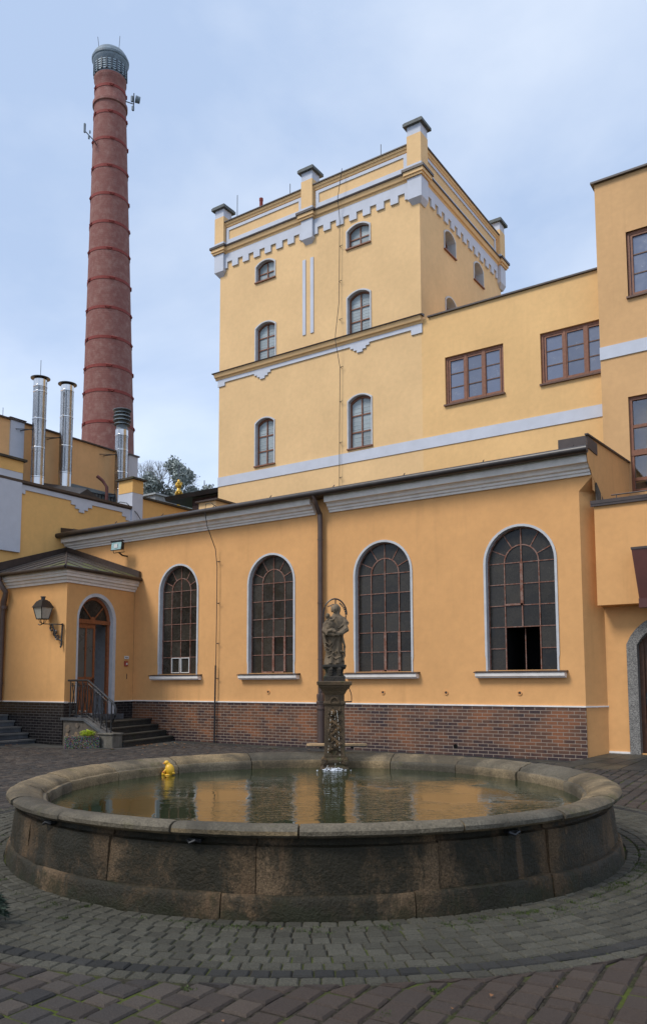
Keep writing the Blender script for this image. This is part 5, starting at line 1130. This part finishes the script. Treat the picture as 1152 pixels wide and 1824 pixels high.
rough_ring(rimp, 18, 'rim', RIMST, .0022, .014, radians(20), 14, [random.uniform(.85, 1.2) for _ in range(18)])
wallp = [(2.90, .545), (2.90, .51), (2.905, .495), (2.94, .485), (2.945, .43), (2.95, .36), (2.955, .30), (2.96, .24), (2.965, .19), (2.8, .165)]
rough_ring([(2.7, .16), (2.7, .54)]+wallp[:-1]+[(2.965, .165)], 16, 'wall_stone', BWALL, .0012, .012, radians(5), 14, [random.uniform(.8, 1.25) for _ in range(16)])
plp = [(2.6, -.05), (2.6, .17), (2.94, .173), (2.985, .172), (3.0, .16), (3.008, .13), (3.016, .07), (3.022, .02), (3.025, -.05)]
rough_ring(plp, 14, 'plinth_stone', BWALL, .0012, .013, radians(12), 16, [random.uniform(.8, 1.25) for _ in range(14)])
for a in (-139, -101, -72, -26, -165):      # iron clamps under the rim
    a = radians(a); P = fr(BC[0]+2.93*cos(a), BC[1]+2.93*sin(a), -sin(a), cos(a)); mb = MB()
    mb.fbox(P, -.05, .05, .505, .525, -.02, .03); mb.tube([P(-.05, .515, .03), P(-.02, .50, .06), P(.02, .52, .06), P(.05, .505, .03)], .011, 6); mb.build('iron_clamp', IRON, ft)
mb = MB(); mb.lathe([(0, .445), (.5, .445), (1, .445), (1.6, .445), (2.2, .445), (2.68, .445)], BC, 64); tag(mb.build('water', WATER), 'murky green water filling the round basin', 'water', kind='structure')
mb = MB(); mb.lathe([(0, .2), (2.6, .2)], BC, 32); mb.build('floor', DARK, ft)
# column
K = (-6.08, 9.27); kd = Vector((-K[0], -K[1], 0)).normalized(); kr = Vector((-kd.y, kd.x, 0))   # kd faces the yard
KP = fr(K[0], K[1], kr.x, kr.y)        # KP(u,z,o): o along outward = toward camera
if (KP(0, 0, 1)[0]-K[0])*kd.x+(KP(0, 0, 1)[1]-K[1])*kd.y < 0: KP = fr(K[0], K[1], -kr.x, -kr.y)
kc = thing('fountain_column', 'carved dark stone column with moulded ledge rising from the water', 'column', (K[0], K[1], .4))
def sq(mb, pr, P=KP):            # square lathe: half-width, z
    R_ = [[mb.vert(P(sx*h, z, sy*h)) for sx, sy in ((-1, -1), (1, -1), (1, 1), (-1, 1))] for h, z in pr]
    for i in range(len(pr)-1):
        for k in range(4): j = (k+1) % 4; mb.face((R_[i][k], R_[i][j], R_[i+1][j], R_[i+1][k]))
    mb.face(R_[0]); mb.face(R_[-1])
mb = MB(); sq(mb, [(.142, .62), (.138, 1.0), (.134, 1.30), (.15, 1.32), (.155, 1.345), (.135, 1.36), (.135, 1.46)])
mb.fring(KP, [(.075*cos(pi*k/10), 1.33+.10*sin(pi*k/10)) for k in range(11)], [(.05*cos(pi*k/10), 1.33+.07*sin(pi*k/10)) for k in range(11)], .13, .16)
mb.build('shaft', COLST, kc, bevel=.008)
mb = MB()
for k in range(46):      # carved relief
    u = random.uniform(-.09, .09); z = random.uniform(.66, 1.26); mb.ell(KP(u, z, .137), (random.uniform(.012, .026), random.uniform(.012, .02), random.uniform(.015, .05)), 8, 6)
for k in range(3): mb.tube([KP(-.07+.14*((j+k) % 2)+.01*k, .68+j*.11, .15) for j in range(6)], .012, 6)
mb.ell(KP(-.02, 1.21, .15), (.035, .03, .04), 10, 8); mb.build('relief', COLST, kc, smooth=2)
mb = MB(); sq(mb, [(.19, .40), (.195, .46), (.16, .48), (.15, .50), (.17, .54), (.17, .57), (.145, .60), (.142, .63)])
for sx in (-1, 1):
    for j in range(3): mb.tube([KP(sx*(.135+.012*j), .555-.01*j, -.15), KP(sx*(.135+.012*j), .555-.01*j, .17+.01*j)], .05-.012*j, 12)
mb.build('base', COLST, kc, bevel=.006)
mb = MB(); sq(mb, [(.135, 1.45), (.15, 1.47), (.165, 1.50), (.19, 1.53), (.21, 1.55), (.215, 1.575), (.235, 1.58), (.24, 1.625), (.225, 1.632)]); mb.build('ledge', COLST, kc, bevel=.005)
mb = MB(); sq(mb, [(.15, 1.632), (.15, 1.70), (.13, 1.71), (.118, 1.75), (.13, 1.80), (.163, 1.825), (.166, 1.855), (.14, 1.86)])
for sx in (-1, 1):
    for j in range(3): mb.ell(KP(sx*.06, 1.735+.03*j, .125+.008*j), (.05, .02, .035), 10, 6)
    mb.ell(KP(sx*.125, 1.82, .12), (.035, .035, .03), 8, 6); mb.ell(KP(sx*.05, 1.82, .14), (.035, .02, .02), 8, 6)
mb.build('capital', MOSSCOP, kc, bevel=.005)
mb = MB()
mb.tube([KP(-.21, 1.35, .0), KP(-.14, 1.35, 0)], .010, 6); mb.tube([KP(.14, 1.35, .0), KP(.24, 1.35, 0)], .010, 6); mb.tube([KP(-.21, 1.35, 0), KP(-.205, 1.44, 0), KP(-.185, 1.5, 0)], .006, 5); mb.tube([KP(.235, 1.35, 0), KP(.235, 1.43, 0), KP(.225, 1.48, 0), KP(.20, 1.54, 0)], .006, 5); split_build(mb, 'iron_bracket', IRON, kc)
# statue (mother with child) as one voxel-remeshed body
sz = 1.858
mb = MB()
def E_(u, z, o, ru, rz, ro, tilt=0):
    ax = Vector(KP.dir+(0,)); ay = Vector((ax.y, -ax.x, 0)); Q = Matrix((ax, ay, Vector((0, 0, 1)))).transposed()
    if tilt: Q = Q @ Matrix.Rotation(tilt, 3, 'Y')
    mb.ell(KP(u, sz+z, o), (ru, ro, rz), 16, 12, Q)
def T_(pts, r): mb.tube([KP(u, sz+z, o) for u, z, o in pts], r, 8)
def loft(rows, n=28):           # (z, u-centre, o-centre, ru, ro, fold depth, fold phase)
    R_ = []
    for z, cu, co, ru, ro, fd, ph_ in rows:
        R_.append([mb.vert(KP(cu+(ru+fd*sin(7*a+ph_)+fd*.5*sin(11*a+2*ph_))*cos(a), sz+z, co+(ro+fd*sin(7*a+ph_)+fd*.5*sin(11*a+2*ph_))*sin(a))) for a in [2*pi*k/n for k in range(n)]])
    for i_ in range(len(R_)-1):
        for k in range(n): mb.face((R_[i_][k], R_[i_][(k+1) % n], R_[i_+1][(k+1) % n], R_[i_+1][k]))
    mb.face(R_[0][::-1]); mb.face(R_[-1])
loft([(0, 0, .01, .135, .105, .004, 0), (.04, 0, .01, .13, .10, .012, .2), (.12, 0, .0, .115, .09, .012, .5), (.22, .0, .0, .105, .085, .010, .8), (.32, .0, 0, .105, .085, .009, 1.1), (.42, .01, 0, .115, .09, .006, 1.3), (.52, .02, 0, .13, .092, .003, 1.5), (.60, .03, 0, .135, .085, .0, 1.6), (.655, .035, 0, .115, .07, 0, 1.6), (.69, .035, 0, .06, .05, 0, 1.6), (.74, .025, .005, .032, .034, 0, 1.6)], 40)
# head: face turned down towards the child, hair and veil
E_(.014, .775, .022, .043, .056, .046, .15); E_(.026, .792, -.008, .052, .058, .050, .1); E_(.064, .745, -.012, .022, .07, .03, .25); E_(-.028, .775, -.012, .018, .045, .028)
E_(.002, .768, .068, .008, .014, .010, .1); E_(-.006, .782, .058, .010, .005, .006); E_(.026, .786, .058, .010, .005, .006); E_(.004, .748, .060, .012, .005, .006); E_(.006, .732, .050, .016, .012, .012)
# mantle over the right shoulder down to the elbow, cloak edge falling
T_([(.11, .645, .0), (.155, .57, .02), (.158, .49, .05), (.10, .435, .11), (.03, .425, .145)], [.048, .056, .052, .038, .024])
T_([(-.05, .63, .0), (-.115, .55, .04), (-.13, .47, .08), (-.075, .42, .13), (.0, .415, .155)], [.045, .046, .042, .032, .022])
for k in range(4): T_([(-.005, .437-.011*k, .16), (.035, .442-.012*k, .168), (.07, .432-.011*k, .150)], .0065)
for k in range(4): T_([(.03, .402+.010*k, .160), (-.012, .396+.011*k, .170), (-.045, .402+.010*k, .155)], .0060)
# child on the left arm
E_(-.055, .545, .115, .052, .088, .046, .3); E_(-.025, .465, .125, .050, .040, .044); E_(-.088, .672, .085, .034, .040, .036); E_(-.090, .668, .121, .007, .008, .006); E_(-.072, .635, .095, .02, .02, .02)
T_([(-.05, .605, .14), (-.005, .618, .15), (.020, .665, .105)], [.021, .017, .012]); T_([(-.09, .59, .13), (-.06, .555, .155)], [.02, .014]); T_([(-.02, .475, .155), (-.085, .46, .17), (-.105, .405, .15)], [.028, .022, .015]); T_([(-.03, .46, .155), (.025, .45, .175)], [.026, .018])
E_(-.13, .42, .04, .035, .085, .04, .1); E_(-.128, .33, .04, .03, .05, .035)
# drapery: sweeping cloak folds
for pts, r_ in (([(.155, .61, .02), (.12, .55, .075), (.06, .50, .095)], .010), ([(.165, .57, .03), (.125, .51, .085), (.07, .47, .105)], .010), ([(.165, .53, .04), (.13, .475, .09), (.09, .45, .11)], .009),
    ([(-.14, .40, .06), (-.115, .31, .085), (-.06, .27, .095), (-.01, .34, .1)], .012), ([(-.14, .35, .05), (-.12, .25, .085), (-.07, .215, .095), (-.02, .27, .1), (.0, .36, .1)], .011), ([(-.14, .29, .04), (-.12, .20, .075), (-.085, .17, .09), (-.04, .2, .095)], .010),
    ([(.10, .42, .06), (.125, .33, .055), (.145, .24, .04), (.13, .17, .06), (.09, .19, .08)], .016), ([(.135, .26, .03), (.14, .12, .045), (.11, .05, .07)], .016),
    ([(-.02, .16, .095), (.04, .19, .10), (.09, .10, .09)], .009), ([(-.10, .10, .075), (-.04, .13, .095), (.02, .08, .105), (.08, .11, .095)], .010)): T_(pts, r_)
E_(-.055, .022, .115, .026, .018, .035); E_(.045, .022, .118, .026, .018, .035)
stt = mb.build('statue', STATUE, None)
rm = stt.modifiers.new('remesh', 'REMESH'); rm.mode = 'VOXEL'; rm.voxel_size = .0052; rm.use_smooth_shade = True
sm = stt.modifiers.new('smooth', 'SMOOTH'); sm.iterations = 1; sm.factor = .5
stt.name = 'madonna_statue'; tag(stt, 'weathered sandstone statue of a robed mother holding a child on top of the fountain column', 'statue')
# halo hoop
mb = MB(); arc = [KP(.012-.162*cos(pi*k/20), sz+.70+.225*sin(pi*k/20)*(1 if True else 1), -.05) for k in range(21)]
mb.tube([KP(-.15, sz+.40, -.05), KP(-.15, sz+.55, -.05)]+arc, .0115, 6); mb.tube([KP(.165, sz+.68, -.05), KP(.165, sz+.60, -.05), KP(.185, sz+.5, -.04), KP(.165, sz+.46, -.04)], .006, 5)
for k in range(8): a = .10+k*.14; p = KP(.012+.152*cos(a), sz+.68+.225*sin(a)-.02, -.045); mb.ell(p, (.012, .012, .014), 6, 5)
mb.tube([KP(.02, sz+.92, -.05), KP(.02, sz+.83, -.03)], .009, 5); mb.tube([KP(-.09, sz+.815, -.05), KP(.0, sz+.85, -.05)], .007, 5); mb.tube([KP(-.05, sz+.83, -.05), KP(-.03, sz+.79, -.02)], .006, 5)
tag(mb.build('halo_arch', IRON), 'dark iron arch with small bosses curving over the statue head', 'halo')
# water jets and splash
mb = MB()
for sx, x1, dn in ((-1, -.10, .7), (1, .075, .7), (.0, .01, .4)):
    for k in range(60):
        t = k/60; u = -.0+ (sx*.03)+(x1-sx*.03)*t**.6; z = 1.235-t*.77
        if random.random() < .22+.5*(t < .2)*(abs(sx) > 0): mb.ell(KP(u+random.uniform(-.003, .003), z, .17+.05*t**.5), (.0028, .0028, random.uniform(.004, .011)), 6, 5)
tag(mb.build('water_jets', DROP), 'thin broken streams of water falling down the column', 'water', kind='stuff')
mb = MB()
for k in range(150):
    a = random.uniform(0, 2*pi); q = abs(random.gauss(0, .5)); u = .0+.17*q*cos(a)*1.1; o = .27+.08*q*sin(a); s_ = random.uniform(.003, .011); mb.ell(KP(u, .447+random.random()**3*.03, o), (s_*1.5, s_*1.5, s_*.5), 6, 4)
tag(mb.build('splash', FOAM), 'white splash where the streams meet the water', 'water', kind='stuff')
# plank behind the column
pk = thing('plank_bench', 'narrow pale wooden plank with rounded ends behind the column on the far rim', 'bench', (K[0], K[1], .68))
mb = MB(); n = 8; ou = -.0
pts = [(.39+.07*cos(-pi/2+pi*k/n), .09*sin(-pi/2+pi*k/n)) for k in range(n+1)]+[(-.33+.07*cos(pi/2+pi*k/n), .09*sin(pi/2+pi*k/n)) for k in range(n+1)]
mb.fpoly(lambda u, v, o: (KP(u, 0, -.42+v)[0], KP(u, 0, -.42+v)[1], o), pts, .722, .748); mb.build('seat', WOODP, pk, bevel=.004)
mb = MB(); mb.fpoly(lambda u, v, o: (KP(u, 0, -.42+v)[0], KP(u, 0, -.42+v)[1], o), pts, .708, .721); mb.tube([KP(.25, .68, -.42), KP(.25, .71, -.42)], .025, 8); mb.tube([KP(-.2, .68, -.42), KP(-.2, .71, -.42)], .025, 8); mb.build('support', IRON, pk)
# duck
dk = thing('toy_duck', 'yellow plastic duck floating tipped over near the left inside of the basin', 'duck', (-7.42, 7.45, .45))
DP = fr(-7.42, 7.45, R0.x, R0.y); mb = MB()
def DE(u, z, o, a, b, c, t=0):
    ax = Vector(DP.dir+(0,)); ay = Vector((ax.y, -ax.x, 0)); Q = Matrix((ax, ay, Vector((0, 0, 1)))).transposed() @ Matrix.Rotation(t, 3, 'Y'); mb.ell(DP(u, z, o), (a, c, b), 18, 14, Q)
DE(.02, .515, 0, .058, .078, .055, -.25); DE(-.022, .60, 0, .032, .030, .032); DE(.06, .475, .01, .032, .018, .03, .3); DE(-.055, .465, .02, .022, .032, .02, .4); DE(-.035, .50, .02, .04, .018, .02, -.9); DE(.0, .57, 0, .035, .035, .032)
DE(.0, .45, 0, .05, .02, .05)
b_ = mb.build('body', DUCKY, dk, smooth=2)
mb = MB(); DE(-.052, .595, .015, .016, .007, .014); DE(-.05, .488, .038, .014, .012, .008); mb.build('beak', DUCKO, dk, smooth=2)
# ---------------------------------------------------------------- greenery & litter
mb = MB()
def blades(cx, cy, n, spread, h, z=0.0):
    for _ in range(n):
        x = cx+random.gauss(0, spread); y = cy+random.gauss(0, spread); a = random.uniform(0, 2*pi); l_ = random.uniform(.4, 1)*h; dx, dy = cos(a)*.004, sin(a)*.004
        lx_, ly_ = random.gauss(0, l_*.4), random.gauss(0, l_*.4)
        mb.face([mb.vert(p) for p in ((x-dx, y-dy, z), (x+dx, y+dy, z), (x+lx_, y+ly_, z+l_))])
for k in range(130):
    a = radians(random.uniform(-75, 25)) if k < 95 else radians(random.uniform(-160, -75)); r_ = 3.13+abs(random.gauss(0, .07)); blades(BC[0]+r_*cos(a), BC[1]+r_*sin(a), 26, .022, .018, .008)
for k in range(60):
    a = radians(random.uniform(-40, 5)); r_ = 3.16+random.uniform(0, .22); blades(BC[0]+r_*cos(a), BC[1]+r_*sin(a), 20, .03, .014, .008)
for x, y in ((-4.62, 3.66), (-4.72, 3.95), (-3.02, 3.2), (-2.0, 3.5), (-1.95, 3.2), (-1.95, 3.9)): blades(x, y, 60, .02, .015, .01)
tag(mb.build('moss_and_grass', MOSSL), 'moss and tiny grass along the foot of the basin and in joints', 'grass', kind='stuff')
mb = MB()
for k in range(118):
    cx, cy = random.choice(((-19.0, 12.95), (-15.5, 14.6), (-15.3, 15.3), (-18.9, 12.8)))
    if k > 85: cx, cy = random.uniform(-16, -9), random.uniform(11.5, 16)
    if k > 112: cx, cy = random.uniform(-4.5, -1.2), random.uniform(2.8, 4.6)
    x = cx+random.gauss(0, .25); y = cy+random.gauss(0, .18); a = random.uniform(0, pi); s_ = random.uniform(.02, .045) if k < 112 else .014; mb.face([mb.vert((x+s_*cos(a+j*pi/2)*(1 if j % 2 else .6), y+s_*sin(a+j*pi/2)*(1 if j % 2 else .6), .022+random.random()*.02)) for j in range(4)])
tag(mb.build('fallen_leaves', DRYL), 'scattered dry leaves by the stairs', 'leaves', kind='stuff')
cf = thing('conifer_shrub', 'dark green conifer branch tips poking in at the lower left edge', 'shrub', (-4.99, 3.20, 0))
mb = MB(); mb.tube([(-4.99, 3.20, 0), (-4.99, 3.20, .3)], .015, 6); mb.build('stem', BARK, cf); mb = MB()
for k in range(26):
    a = random.uniform(0, 2*pi); l_ = random.uniform(.17, .255); z0 = random.uniform(.12, .3); p0 = Vector((-4.99, 3.20, z0)); p1 = p0+Vector((cos(a)*l_, sin(a)*l_, -.04-random.random()*.12))
    for j in range(160):
        t = random.random(); c = p0.lerp(p1, t)+Vector([random.gauss(0, .008) for _ in range(3)]); d = (p1-p0).normalized()*.03+Vector([random.gauss(0, .012) for _ in range(3)]); e_ = d.orthogonal().normalized()*.004
        mb.face([mb.vert(q) for q in (c-e_, c+e_, c+d)])
mb.build('foliage', DFIR, cf)
